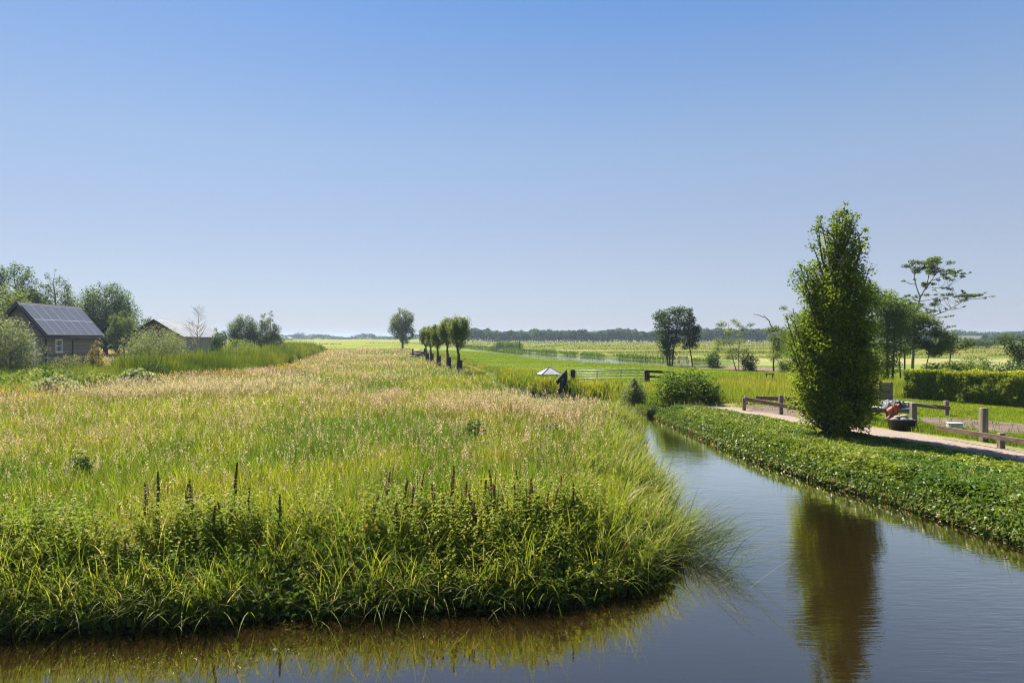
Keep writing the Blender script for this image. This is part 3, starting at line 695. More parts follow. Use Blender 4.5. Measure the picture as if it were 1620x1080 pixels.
def grass_patch(name, P, dens, Lr, W, seg, ca, cb, fall=20, lean=.15, droop=(.1, .9), cut=None, mat='grass', per=5, rad=.05, sc=2.0):
    x, y = poly_pts(P, dens); k = rng.random(len(x)) < np.clip(fall / y, .02, 1); x, y = x[k], y[k]
    wide = np.repeat(np.clip(y / fall, 1, 6), per)
    x, y = tufted(x, y, per, rad); s = sd_water(x, y); k = (s > .02) & (path_d(x, y) > .3 * (vnoise(x / .35, y / .35, 5) - .62))
    if cut is not None: k &= cut(x, y)
    x, y, s, wide = x[k], y[k], s[k], wide[k]; n = len(x)
    g = cmix(ca, cb, sstep(.3, .7, fbm(x / sc, y / sc / .7, 4))) * (1 + rng.normal(0, .2, (n, 1))).clip(.5, 1.6)
    L = rng.uniform(*Lr, n) * (.7 + .6 * fbm(x / 1.2, y / 1.2, 2))
    return make_blades(x, y, ground_z(x, y, s) - .01, L, W * wide * rng.uniform(.7, 1.3, n), rng.uniform(0, 6.283, n), rng.normal(lean, .2, n), rng.uniform(*droop, n), seg, g * .88, g * 1.12)
def bare(x, y):
    d = np.minimum(sd_poly(x, y, np.array(MULCH, float)), np.minimum(sd_poly(x, y, np.array(DIRT1, float)), sd_poly(x, y, np.array(DIRT2, float)))) + .5 * (fbm(x / .8, y / .8, 6) - .5)
    return d > 0
def make_right_grass():
    bag = Bag()
    bag.add(grass_patch('lawn', LAWN, 300, (.05, .10), .007, 2, (.125, .18, .016), (.185, .225, .02), 18, cut=bare, per=4))
    verge = [(9.4, 29.2), (10.4, 26.6), (11.8, 23), (13.4, 19), (14.6, 14), (15.8, 14), (14.9, 19), (13.3, 23), (11.6, 27), (10.2, 29.6)]
    bag.add(grass_patch('verge', verge, 120, (.10, .24), .009, 3, (.11, .17, .018), (.18, .22, .03), 20, cut=bare))
    soil = DIRT2; bag.add(grass_patch('sprigs', soil, 5, (.08, .2), .012, 2, (.08, .15, .02), (.13, .19, .03), 20))
    bag.add(grass_patch('sprigs', DIRT1, 6, (.08, .2), .012, 2, (.08, .15, .02), (.13, .19, .03), 25))
    tag(bag.build('lawn_grass', M['grass']), kind='stuff')
    bag = Bag()
    bag.add(grass_patch('pasture', GREEN_FIELD, 26, (.05, .11), .016, 2, (.115, .18, .014), (.17, .215, .018), 42, cut=lambda x, y: bare(x, y) & (y < 150) & (sd_poly(x, y, FAR) > 3), per=6, rad=.12, sc=5))
    tall = [(9.2, 31.5), (10.0, 29.7), (13.5, 30.5), (19, 33), (24, 40), (22, 52), (12, 47), (8.2, 38)]
    bag.add(grass_patch('tall', tall, 26, (.3, .62), .014, 3, (.15, .20, .022), (.23, .235, .04), 36, cut=bare, per=7, rad=.1, sc=3))
    ditch = [(-2.3, 54), (-.7, 47), (.4, 42), (2.2, 39), (3.8, 36.3), (5.0, 33.6), (5.6, 31.6), (8.4, 30.5), (9.4, 31.5), (8.4, 35), (6.5, 39), (4.4, 41.5), (3.2, 45), (1.2, 54)]
    bag.add(grass_patch('ditch side', ditch, 44, (.3, .68), .026, 4, (.10, .16, .018), (.22, .235, .03), 36, cut=bare, per=9, rad=.12, droop=(.2, 1.4), sc=1.5))
    dl = [(-1.0, 47), (-2.2, 54), (-7.4, 85), (-19, 140), (-20.5, 140), (-8.6, 85), (-3.2, 54), (-2.2, 46)]; dr = [(.3, 47), (-1.2, 55), (-6.6, 85), (-18.2, 140), (-17, 140), (-5.4, 85), (.2, 55), (1.8, 47)]
    for dd in (dl, dr): bag.add(grass_patch('ditch', dd, 26, (.22, .45), .02, 3, (.10, .15, .02), (.21, .21, .05), 60, per=8, rad=.15, droop=(.2, 1.2), sc=2))
    rim = [(22, 78), (13.5, 84), (7.5, 97), (1.5, 123), (-14, 203), (-13.6, 205), (1.9, 126.5), (7.8, 100.5), (13.8, 87.5), (22, 81.5)]
    bag.add(grass_patch('rim', rim, 4, (.12, .28), .03, 2, (.13, .185, .02), (.20, .22, .035), 70, per=6, rad=.2))
    tag(bag.build('pasture_grass', M['grass']), kind='stuff')
    # reeds on the far side of the far canal and in the lines of ditches beyond
    bag = Bag()
    farbank = [(24, 92), (19.5, 105.5), (11, 128.5), (1.6, 163.5), (-21, 263), (-17, 263), (4.5, 166), (14, 131), (22, 108), (28, 95)]
    x, y = poly_pts(farbank, 9); x, y = tufted(x, y, 5, .25); n = len(x); clump = fbm(x / 2.4, y / 6, 3)
    x, y, nx, ny, o = edge_pts(np.array([(-22, 262), (1, 163), (10.5, 128), (19, 105), (27, 92)]), 0, 4, 9000, (.0, 3.2)); clump = fbm(x / 2.4, y / 6, 3); k = clump > .36; x, y, clump = x[k], y[k], clump[k]; n = len(x)
    c = cvar((.06, .105, .016), n, .3); L = rng.uniform(.35, .8, n) * (.45 + 1.0 * clump)
    bag.add(make_blades(x, y, ground_z(x, y), L, np.full(n, .06) * np.clip(y / 110, 1, 3), rng.uniform(0, 6.28, n), np.abs(rng.normal(.1, .1, n)), rng.uniform(.1, .7, n), 3, c, c * 1.2))
    for (ya, xa, xb, slope, wd, num, h, col) in [(128, 18, 150, .06, 1.2, 2600, .75, (.09, .13, .03)), (165, 10, 170, .05, 1.6, 2600, .8, (.10, .14, .03)), (205, 0, 220, .04, 1.6, 2400, .9, (.09, .12, .03)), (255, -20, 240, .03, 2, 2200, 1.0, (.11, .13, .04)), (330, -70, 300, .02, 3, 2200, 1.1, (.11, .13, .045)), (108, 30, 130, .05, 1.0, 2200, .7, (.10, .145, .03)),
                                                 (205, -160, -62, 0, 2, 900, .8, (.08, .12, .03)), (280, -210, -70, 0, 2, 1200, .9, (.09, .13, .03))]:
        x = rng.uniform(xa, xb, num); y = ya + slope * (x - xa) + rng.normal(0, wd, num); k = (np.abs(x) < .85 * y) & (sd_water(x, y) > .2) & (fbm(x / 9, y / 4, 6) > .42); x, y = x[k], y[k]; n = len(x)
        c = cvar(col, n, .25)
        bag.add(make_blades(x, y, ground_z(x, y), rng.uniform(.4, 1.0, n) * h * .7, np.full(n, .0013) * y, rng.uniform(0, 6.28, n), np.abs(rng.normal(.1, .1, n)), rng.uniform(.1, .9, n), 2, c, c * 1.2))
    tag(bag.build('ditch_reeds', M['grass']), kind='stuff')
    # pale rough hay over the grassland beyond the canal
    bag = Bag()
    for y0, y1, d, W in [(95, 150, 2.2, .07), (150, 240, .8, .13), (240, 400, .22, .26)]:
        x, y = frustum_pts(y0, y1, d); k = (x > np.interp(y, [95, 105, 128, 163, 262, 400], [26, 20, 12, 3, -20, -52])) & (sd_water(x, y) > .4); x, y = x[k], y[k]
        x, y = tufted(x, y, 4, .4); n = len(x)
        c = cmix((.14, .18, .04), (.26, .245, .095), sstep(.35, .65, fbm(x / 20, y / 7, 2))) * (1 + rng.normal(0, .2, (n, 1))).clip(.5, 1.5)
        bag.add(make_blades(x, y, ground_z(x, y), rng.uniform(.14, .32, n), np.full(n, W), rng.uniform(0, 6.28, n), rng.normal(.15, .15, n), rng.uniform(.1, .8, n), 1, c * .9, c * 1.1))
    tag(bag.build('rough_hay', M['grass']), kind='stuff')
make_right_grass()

# ------------------------------------------------------------------ trees and shrubs
def tree(name, label, cat, xy, H, z0, prof, ncl, nleaf, leaf, ca, cb, tr=.12, group=None, steep=.7, sig=.30, inner=.35, bark='bark', mat='leaf',
         elong=.5, stems=1, lean=(0, 0), flat=1.0, limbs=True, extra=None, up=.35, base_z=None, spread=.25, fill=0.0, wood_top=.86):
    """A trunk (or several stems) with limbs to every leaf clump. prof: (share of crown height, radius, sideways shift)."""
    x0, y0 = xy
    zb = float(land(np.array([x0]), np.array([y0]))[0]) if base_z is None else base_z
    t = thing(name, label, cat, (x0, y0, zb), 0, group)
    pt = np.array([p[0] for p in prof]); pr = np.array([p[1] for p in prof]); po = np.array([p[2] if len(p) > 2 else 0 for p in prof])
    cl = []
    u = np.linspace(0, 1, 400); w = np.interp(u, pt, pr) ** 1.25 + .02; cdf = np.cumsum(w) / w.sum()
    for k in range(ncl):
        f = np.interp((k + rng.random()) / ncl, cdf, u); r = np.interp(f, pt, pr); a = k * 2.39996 + rng.normal(0, .4)
        q = r * math.sqrt(rng.uniform(inner, 1)); o = np.interp(f, pt, po)
        cl.append((o + q * math.cos(a), q * math.sin(a), z0 + f * (H - z0), max(.10, r * sig) * rng.uniform(.7, 1.3)))
    if extra: cl += extra
    cl = np.array(cl)
    wood = MB()
    tops = []
    for sI in range(stems):
        a = sI * 2.4 + 1.0; off = spread * (0 if stems == 1 else 1)
        hT = H * wood_top * (1 if sI == 0 else rng.uniform(.75, .95))
        pts = []
        for i in range(8):
            f = i / 7
            cxx = np.interp(np.clip((f * hT - z0) / (H - z0), 0, 1), pt, po) * f
            pts.append((lean[0] * f * H + cxx + off * math.cos(a) * (.25 + f * 2.2) + rng.normal(0, .015) * H * f * .5, lean[1] * f * H + off * math.sin(a) * (.25 + f * 2.2) + rng.normal(0, .015) * H * f * .5, -.1 + f * (hT + .1)))
        rr = [tr * (1.25 if i == 0 else 1) * (1 - .86 * (i / 7)) / (stems ** .35) for i in range(8)]
        wood.tube(pts, rr, 8); tops.append(np.array(pts))
    if limbs:
        for (cx, cyy, cz, sg) in cl:
            T = min(tops, key=lambda P: np.hypot(P[:, 0] - cx, P[:, 1] - cyy).min())
            za = np.clip(cz - steep * (math.hypot(cx - np.interp(cz, T[:, 2], T[:, 0]), cyy - np.interp(cz, T[:, 2], T[:, 1])) + .15), min(z0 * .75, T[-1, 2]), T[-1, 2])
            ax, ay = np.interp(za, T[:, 2], T[:, 0]), np.interp(za, T[:, 2], T[:, 1])
            d = math.dist((ax, ay, za), (cx, cyy, cz)); r = min(tr * .45, .012 + .016 * d)
            mid = ((ax + cx) / 2 + rng.normal(0, .05) * d, (ay + cyy) / 2 + rng.normal(0, .05) * d, za + (cz - za) * .42 + rng.normal(0, .04) * d)
            wood.tube([(ax, ay, za), mid, (cx, cyy, cz)], [r, r * .65, r * .25], 5, cap=False)
    wood.build('trunk', M[bark], t, smooth=True)
    n = nleaf; wgt = cl[:, 3] ** 2; ci = rng.choice(len(cl), n, p=wgt / wgt.sum())
    g = rng.normal(0, 1, (n, 3)); g /= np.linalg.norm(g, axis=1, keepdims=True); g *= (rng.random((n, 1)) ** .55) * 1.75
    P = cl[ci, :3] + g * cl[ci, 3:4] * np.array([1, 1, flat])
    if fill:
        m = int(n * fill); f = rng.choice(u, m, p=w / w.sum()); r = np.interp(f, pt, pr) * .72 * np.sqrt(rng.random(m)); a = rng.uniform(0, 6.28, m)
        P[:m] = np.stack([np.interp(f, pt, po) + r * np.cos(a), r * np.sin(a), z0 + f * (H - z0)], 1)
    P[:, 2] = np.maximum(P[:, 2], .04)
    ctone = rng.random(len(cl))
    C = cmix(ca, cb, np.clip(ctone[ci] * .7 + .3 * rng.random(n), 0, 1)) * (1 + rng.normal(0, .2, (n, 1))).clip(.5, 1.7)
    V, Q, CC = leaf_quads(P, leaf * rng.uniform(.65, 1.35, n), C, up=up, elong=elong)
    mesh_np('crown', V, Q, M[mat], CC, t)
    return t

DG, MG, YG = (.030, .070, .014), (.055, .115, .020), (.115, .175, .026)
# the upright hornbeam on the bank
tree('hornbeam_tree', 'tall dense hornbeam standing on the leafy bank beside the gravel path', 'tree', (9.55, 20.3), 6.75, .12,
     [(0, .30, .1), (.05, .80, .12), (.14, 1.05, .06), (.26, 1.02, .05), (.40, 1.0, .02), (.54, .95, .08), (.66, .82, .08), (.76, .66, .12), (.86, .56, .22), (.94, .46, .26), (1, .22, .36)],
     240, 62000, .092, (.055, .115, .014), (.24, .29, .03), .11, steep=2.2, sig=.24, inner=.22, mat='leaf', elong=.52, base_z=.5, fill=.12,
     extra=[(-.92, .1, 4.75, .24), (-.82, 0, 5.0, .16), (-.9, -.2, 4.4, .24), (-.50, 0, 6.15, .15), (-.34, .1, 6.5, .10), (-.42, .05, 6.3, .12), (.40, 0, 6.7, .09), (.36, 0, 6.95, .07), (.93, 0, 6.2, .10), (.88, .1, 5.75, .16), (-1.15, 0, 3.4, .16), (-1.22, .1, 2.5, .18), (.58, 0, 6.45, .13), (.08, 0, 6.55, .12), (.98, .0, 5.95, .07), (-1.4, 0, 3.6, .07),
            (-1.2, -.2, 1.7, .2), (1.2, 0, 2.2, .2), (1.15, -.1, 3.3, .18), (1.08, .1, 4.2, .16), (1.2, 0, 1.3, .2), (-1.0, .3, 1.0, .2), (.75, 0, 6.6, .06), (-.6, 0, 5.7, .14), (-1.3, 0, 2.9, .08), (-.95, .1, 5.15, .08), (.95, -.2, 5.0, .14)])

# pollard willows in a row, each with a black guard round its foot
def pollard(px, Y, ytop, label, shift=0, R=1.05, s=0):
    x = wx(px, Y); zb = float(land(np.array([x]), np.array([Y]))[0]); H = wz(ytop, Y) - zb
    k = H / 4.6
    t = tree('pollard_willow', label, 'tree', (x, Y), H, 2.05 * k, [(0, .2, -.1 + shift), (.2, .55, -.15 + shift), (.45, R * .72, -.1 + shift), (.7, R * .78, -.05 + shift), (.88, R * .66, shift), (1, .35, shift)], 60, 6600, .15, (.06, .105, .022), (.18, .225, .04), .21,
             group='pollard willows in a row in the meadow', steep=.9, sig=.30, elong=.34, wood_top=.62, bark='bark', lean=(-.02, 0), fill=.12)
    g = MB().tube([(0, 0, -.05), (0, 0, .55), (.01, 0, 1.12)], [.23, .235, .23], 14); g.build('trunk_guard', M['rubber'], t, smooth=False)
    return t
pollard(727, 54, 502, 'pollard willow with the biggest crown, closest to the ditch and the gate', .05, 1.02)
pollard(710, 63.5, 503, 'pollard willow overlapping the big one at the front end of the row', -.05, .95)
pollard(694, 69, 514, 'middle one of the five pollard willows, with two on either side', 0, .9)
pollard(683, 79, 517, 'pollard willow whose guard touches that of the last one in the row', 0, .82)
pollard(676, 84, 518, 'pollard willow at the far end of the row, by the brushwood pile', -.1, .95)

def at(px, Y, ytop):
    x = wx(px, Y); zb = float(land(np.array([x]), np.array([Y]))[0]); return (x, Y), wz(ytop, Y) - zb
xy, H = at(637, 160, 486)
tree('willow_tree', 'slender round-topped tree alone at the far end of the hay meadow', 'tree', xy, H, 1.6, [(0, 1.3), (.25, 2.6), (.5, 3.0), (.75, 2.3), (.92, 1.3), (1, .5)], 90, 9500, .32, (.06, .10, .03), (.14, .18, .055), .26, sig=.2, stems=2, spread=.15, inner=.05)
# trees by the farmyard on the left
GL = 'trees standing round the wooden cabin'
xy, H = at(24, 82, 416); tree('maple_tree', 'tall tree with a ragged airy top directly behind the cabin roof end', 'tree', xy, H, 1.5, [(0, 1.5), (.35, 2.6), (.6, 2.2), (.85, 1.9), (1, .8)], 70, 17000, .22, (.04, .085, .018), (.10, .145, .035), .25, GL, sig=.26)
xy, H = at(88, 84, 426); tree('maple_tree', 'loose tree with open upper branches rising over the solar panel roof', 'tree', xy, H, 1.5, [(0, 2.0, .2), (.3, 2.9, .1), (.55, 2.3), (.8, 1.6, -.2), (1, .6, -.5)], 74, 17000, .22, (.04, .085, .018), (.10, .145, .035), .25, GL, sig=.25)
xy, H = at(-6, 70, 448); tree('maple_tree', 'yellow-green tree cut off by the picture edge above the silvery willow bush', 'tree', xy, H, 1, [(0, 1.6), (.3, 2.6), (.7, 2.6), (.9, 1.7), (1, .8)], 56, 15000, .22, (.09, .14, .025), (.16, .20, .04), .22, GL, sig=.3)
xy, H = at(52, 92, 462); tree('maple_tree', 'lower rounded tree filling the gap between the two ragged trees', 'tree', xy, H, 1, [(0, 2.0), (.4, 2.8), (.8, 2.2), (1, 1)], 50, 12000, .24, MG, (.11, .165, .04), .2, GL, sig=.3)
xy, H = at(167, 96, 446); tree('poplar_tree', 'large dense tree standing between the cabin and the long barn', 'tree', xy, H, 1.2, [(0, 1.6), (.15, 2.8), (.4, 3.6, .2), (.65, 3.2), (.85, 2.3, -.2), (1, .9, -.3)], 120, 32000, .22, (.035, .075, .017), (.09, .14, .032), .32, GL, sig=.26)
xy, H = at(196, 90, 490); tree('alder_tree', 'small light green tree at the foot of the large dense tree', 'tree', xy, H, .5, [(0, 1.0), (.4, 1.6), (.75, 1.3), (1, .5)], 40, 9000, .2, (.07, .12, .025), (.13, .18, .045), .14, GL, sig=.3)
xy, H = at(232, 128, 502); tree('poplar_tree', 'dark treetop showing over the ridge of the long barn', 'tree', xy, H, 1.5, [(0, 1.5), (.5, 2.2), (.85, 1.6), (1, .7)], 30, 3500, .34, DG, MG, .25, sig=.3)
# bushes
def bush(name, label, xy, H, prof, n, leaf, ca, cb, group=None, **k):
    k.setdefault('sig', .34); k.setdefault('inner', .25)
    return tree(name, label, 'bush', xy, H, .08, prof, k.pop('ncl', 40), n, leaf, ca, cb, k.pop('tr', .05), group, stems=k.pop('stems', 3), spread=.12, **k)
xy, H = at(14, 50, 500); bush('willow_bush', 'big silvery willow bush covering the cabin door at the picture edge', xy, H, [(0, 1.0), (.3, 1.6), (.6, 1.5), (.85, 1.0), (1, .4)], 15000, .15, (.12, .155, .075), (.26, .29, .18), elong=.3, ncl=60)
xy, H = at(250, 70, 516); bush('willow_bush', 'wide silvery willow bush hiding the corner of the long barn', xy, H, [(0, 2.2), (.3, 2.7), (.6, 2.1, -.1), (.85, 1.2, -.2), (1, .5, -.2)], 15000, .18, (.10, .14, .05), (.23, .27, .14), elong=.3, ncl=60)
xy, H = at(347, 96, 521); bush('laurel_bush', 'dark round bush at the far corner of the long barn', xy, H, [(0, .6), (.3, 1.0), (.65, 1.0), (1, .5)], 3500, .2, DG, (.07, .12, .03), ncl=26)
xy, H = at(372, 92, 536); bush('spirea_bush', 'low yellow-green bush beside the dark round bush', xy, H, [(0, 1.2), (.5, 1.4), (1, .5)], 3000, .2, YG, (.20, .235, .05), ncl=24)
xy, H = at(390, 90, 538); bush('spirea_bush', 'low yellow-green bush under the leafy tree pair', xy, H, [(0, 1.0), (.5, 1.2), (1, .5)], 2500, .2, YG, (.19, .23, .05), ncl=24)
xy, H = at(152, 52, 540); bush('beech_bush', 'narrow bronze-tinted shrub in front of the cabin side wall', xy, H, [(0, .3), (.4, .5), (.75, .35), (1, .12)], 2200, .11, (.17, .15, .03), (.26, .19, .05), ncl=22, stems=2)
xy, H = at(104, 51.5, 560); bush('rose_bush', 'low loose rose bush under the small white cabin window', xy, H, [(0, .7), (.5, .9), (1, .35)], 2000, .11, (.08, .13, .03), (.22, .19, .10), ncl=20)
xy, H = at(128, 53, 558); bush('rose_bush', 'low loose rose bush beside the bronze shrub', xy, H, [(0, .6), (.5, .8), (1, .3)], 1700, .11, (.09, .13, .04), (.20, .19, .10), ncl=18)
xy, H = at(240, 44, 573); bush('elder_bush', 'dark leafy clump standing for a shaded hollow in the front of the reed belt', xy, H, [(0, .7), (.5, .9), (1, .3)], 2600, .13, (.02, .05, .012), (.045, .08, .022), ncl=24, mat='dark_leaf')  # dark leaves added where the reed belt only has a shaded hollow
GP = 'trees beyond the reed belt'
xy, H = at(387, 118, 496); tree('willow_tree', 'dense dark green willow touching the taller open willow beside it', 'tree', xy, H, .5, [(0, 1.3), (.25, 2.3), (.6, 2.2, -.2), (.85, 1.4, -.3), (1, .6, -.4)], 60, 14000, .22, (.04, .08, .025), (.09, .135, .04), .2, GP, stems=3, sig=.28)
xy, H = at(424, 118, 490); tree('willow_tree', 'willow with a thin open top above a broad skirt, beside the dense one', 'tree', xy, H, .4, [(0, 1.6, .2), (.2, 2.3, .3), (.5, 1.9, .2), (.75, 1.2, -.1), (1, .7, .1)], 54, 11000, .22, (.045, .085, .03), (.10, .14, .045), .18, GP, stems=3, sig=.24)

# bare young tree with a few buds, in front of the barn
def bare_tree(name, label, xy, H, seed, bark='bark', lean=0.0, n=26, r=.06, spread=.32):
    rg = np.random.default_rng(seed); zb = float(land(np.array([xy[0]]), np.array([xy[1]]))[0])
    t = thing(name, label, 'tree', (xy[0], xy[1], zb)); tk = MB()
    P = [(lean * H * f + rg.normal(0, .02) * H * f, rg.normal(0, .02) * H * f, f * H) for f in np.linspace(0, 1, 8)]
    tk.tube(P, [r * (1 - .9 * f) for f in np.linspace(0, 1, 8)], 7)
    A = np.array(P)
    for k in range(n):
        f = rg.uniform(.25, .95); z = f * H; p = [np.interp(z, A[:, 2], A[:, i]) for i in (0, 1)] + [z]
        a = rg.uniform(0, 6.28); l = H * spread * (1.15 - f) * rg.uniform(.5, 1.1) + .2
        m = (p[0] + l * .5 * math.cos(a), p[1] + l * .5 * math.sin(a), z + l * .35); e = (p[0] + l * math.cos(a), p[1] + l * math.sin(a), z + l * rg.uniform(.6, 1.1))
        tk.tube([p, m, e], [r * .34 * (1.1 - f), r * .22 * (1.1 - f) + .006, .007], 4, cap=False)
        for q in range(2):
            b = a + rg.normal(0, .9); s = l * .4; tk.tube([m, (m[0] + s * math.cos(b), m[1] + s * math.sin(b), m[2] + s * .7)], [.010, .006], 4, cap=False)
    tk.build('trunk', M[bark], t, smooth=True); return t, A
xy, H = at(313, 76, 483); t, A = bare_tree('young_birch', 'bare thin young tree in front of the long barn roof', xy, H, 4, 'pale_bark', n=44, r=.07)
n = 260; f = rng.random(n); a = rng.uniform(0, 6.28, n); rr = (.15 + .9 * (1.1 - f)) * rng.random(n)
mesh_np('crown', *leaf_quads(np.stack([rr * np.cos(a), rr * np.sin(a), H * (.25 + .75 * f) + rr * .3], 1), .10, cvar((.16, .14, .06), n))[:2], M['leaf'], np.repeat(cvar((.16, .14, .06), n), 4, 0), t)

# trees round the dug bed on the right
GR = 'young trees round the dug bed'
def px_tree(name, label, Y, base, clumps, nleaf, leaf, ca, cb, stems, tr=.07, group=None, mat='leaf', bark='bark', depth=.7, elong=.5, flat=.8, cat='tree', jit=0):
    "a tree whose clumps were measured in the photograph and given depth: (px, py, radius m); stems: polylines of (px, py)"
    x0 = wx(base[0], Y); zb = float(land(np.array([x0]), np.array([Y]))[0])
    t = thing(name, label, cat, (x0, Y, zb), 0, group)
    wood = MB(); paths = []
    loc = lambda px, py: (wx(px, Y) - x0, wz(py, Y) - zb)
    for st in stems:
        r0 = st[0] if isinstance(st[0], (int, float)) else tr; pp = st[1:] if isinstance(st[0], (int, float)) else st
        dy = rng.normal(0, depth * .3); P = []
        for i, (px, py) in enumerate(pp):
            q = loc(px, py); f = i / max(1, len(pp) - 1); P.append((q[0], dy * f, max(q[1], -.1) if i else -.1 if py >= base[1] - 2 else q[1]))
        wood.tube(P, [r0 * (1 - .8 * i / len(P)) for i in range(len(P))], 7)
        paths += [(np.array(P[i]) * (1 - k / 4) + np.array(P[i + 1]) * k / 4, r0 * (1 - .8 * (i + k / 4) / len(P))) for i in range(len(P) - 1) for k in range(4)]
    cl = []
    if jit: clumps = [(px + rng.normal(0, 6 * r / .25 * .6), py + rng.normal(0, 4 * r / .25 * .6), r * rng.uniform(.45, .8)) for (px, py, r) in clumps for _ in range(jit)] + [(px, py, r * .8) for px, py, r in clumps]
    for (px, py, r) in clumps:
        q = loc(px, py); cl.append((q[0], rng.normal(0, depth), q[1], r))
    cl = np.array(cl)
    for (cx, cyy, cz, r) in cl:
        cand = [(p, q) for p, q in paths if p[2] < cz + .05] or paths
        p, q = min(cand, key=lambda e: np.linalg.norm(e[0] - (cx, cyy, cz)) + .5 * max(0, e[0][2] - cz + .4))
        c = np.array((cx, cyy, cz)); d = np.linalg.norm(c - p); m = p * .5 + c * .5 + np.array((rng.normal(0, .06) * d, rng.normal(0, .06) * d, -.05 * d))
        rr = min(q * .6, .012 + .012 * d); wood.tube([p, m, c], [rr, rr * .7, .007], 5, cap=False)
        for k in range(4):
            e = c + rng.normal(0, r * .8, 3); wood.tube([m * .3 + c * .7, e], [.009, .005], 4, cap=False)
    wood.build('trunk', M[bark], t, smooth=True)
    n = nleaf; w = cl[:, 3] ** 2; ci = rng.choice(len(cl), n, p=w / w.sum())
    g = rng.normal(0, 1, (n, 3)); g /= np.linalg.norm(g, axis=1, keepdims=True); g *= (rng.random((n, 1)) ** .5) * 1.5
    P = cl[ci, :3] + g * cl[ci, 3:4] * np.array([1.15, 1.15, flat]); P[:, 2] = np.maximum(P[:, 2], .05)
    tone = rng.random(len(cl)); C = cmix(ca, cb, np.clip(.6 * tone[ci] + .4 * rng.random(n), 0, 1)) * (1 + rng.normal(0, .2, (n, 1))).clip(.5, 1.7)
    V, Q, CC = leaf_quads(P, leaf * rng.uniform(.65, 1.35, n), C, up=.45, elong=elong)
    mesh_np('crown', V, Q, M[mat], CC, t)
    return t
px_tree('alder_tree', 'many-stemmed dark alder with large leaves at the near end of the dug bed', 74, (1062, 574),
        [(1042, 500, .5), (1052, 497, .55), (1062, 494, .5), (1073, 492, .5), (1080, 497, .5), (1036, 502, .2), (1031, 503, .12), (1045, 512, .6), (1058, 510, .6), (1070, 507, .55), (1080, 512, .5), (1046, 525, .6), (1060, 525, .6), (1072, 523, .5), (1050, 540, .6), (1062, 541, .6), (1072, 538, .4), (1052, 555, .5), (1060, 560, .5), (1056, 548, .5)],
        7000, .22, (.022, .05, .012), (.06, .11, .025), [[(1060, 574), (1058, 550), (1052, 520), (1046, 500)], [(1063, 574), (1066, 548), (1070, 520), (1074, 495)], [(1057, 574), (1054, 555), (1058, 530), (1060, 498)]], .1, GR, mat='dark_leaf', depth=.8)
px_tree('alder_tree', 'dark alder leaning over the pale garden bench', 73, (1096, 575),
        [(1091, 490, .25), (1090, 499, .35), (1094, 506, .4), (1088, 515, .5), (1096, 520, .5), (1102, 520, .3), (1090, 528, .5), (1098, 534, .45), (1088, 540, .4), (1094, 545, .45), (1084, 548, .3), (1100, 526, .3)],
        2600, .24, (.022, .05, .012), (.06, .11, .025), [[(1096, 575), (1092, 556), (1088, 540), (1090, 510), (1091, 492)]], .08, GR, mat='dark_leaf', depth=.6)
px_tree('birch_tree', 'thin see-through young birch with two slim stems on the dug bed', 63, (1165, 581),
        [(1140, 514, .22), (1150, 512, .28), (1158, 508, .22), (1166, 514, .26), (1172, 520, .22), (1184, 514, .18), (1189, 513, .12), (1144, 524, .25), (1155, 524, .3), (1168, 530, .25), (1140, 540, .35), (1150, 542, .35), (1162, 540, .35), (1175, 540, .3), (1136, 552, .35), (1148, 555, .35), (1160, 556, .35), (1172, 556, .3), (1153, 566, .3), (1165, 566, .25)],
        3400, .14, (.08, .125, .03), (.17, .20, .05), [[.05, (1165, 581), (1158, 562), (1152, 535), (1153, 510)], [.045, (1169, 580), (1168, 556), (1170, 530), (1174, 515)]], .05, GR, depth=.7, bark='pale_bark')
px_tree('willow_tree', 'half-dead young willow with a bare bent branch above its leaves', 60, (1224, 583),
        [(1215, 522, .3), (1225, 520, .3), (1235, 524, .35), (1243, 530, .35), (1217, 534, .4), (1228, 536, .4), (1240, 542, .4), (1219, 548, .35), (1232, 552, .4), (1246, 556, .35), (1222, 562, .3), (1236, 566, .35), (1250, 545, .3), (1240, 575, .35)],
        5000, .14, (.07, .115, .035), (.16, .20, .06), [[.07, (1224, 583), (1223, 560), (1224, 535), (1222, 520), (1218, 512), (1217, 508), (1211, 502), (1206, 501), (1199, 498), (1191, 497)], [.018, (1217, 508), (1214, 506), (1208, 507)], [.015, (1224, 530), (1223, 516), (1224, 508)], [.015, (1211, 502), (1206, 497)], [.04, (1224, 570), (1232, 545), (1236, 522)]], .07, GR, depth=.7)
px_tree('shrub_tree', 'tree with a spreading crown partly behind the tall hornbeam at its left', 48, (1262, 590),
        [(1250, 486, .2), (1258, 500, .3), (1262, 515, .5), (1252, 528, .5), (1266, 535, .6), (1248, 548, .5), (1260, 556, .6), (1250, 572, .5), (1268, 570, .6)],
        5200, .13, (.06, .105, .02), (.14, .18, .035), [[(1262, 590), (1261, 560), (1258, 520), (1252, 488)]], .08, None, depth=.6)
GB = 'trees behind the clipped hedge'
px_tree('maple_tree', 'dense dark tree just behind the hornbeam and the brown board screen', 46, (1404, 600),
        [(1378, 455, .5), (1388, 462, .55), (1398, 470, .5), (1410, 478, .5), (1420, 482, .4), (1380, 485, .7), (1395, 492, .7), (1410, 500, .6), (1424, 500, .5), (1384, 515, .7), (1400, 520, .7), (1416, 524, .6), (1428, 520, .4), (1390, 545, .6), (1406, 550, .6), (1386, 570, .6), (1398, 578, .5), (1410, 572, .4), (1380, 592, .6), (1395, 598, .4)],
        19000, .15, (.055, .105, .015), (.155, .215, .03), [[.1, (1404, 600), (1403, 560), (1402, 520), (1396, 470)], [.07, (1412, 600), (1413, 560), (1414, 510), (1418, 484)]], .1, GB, depth=.8)
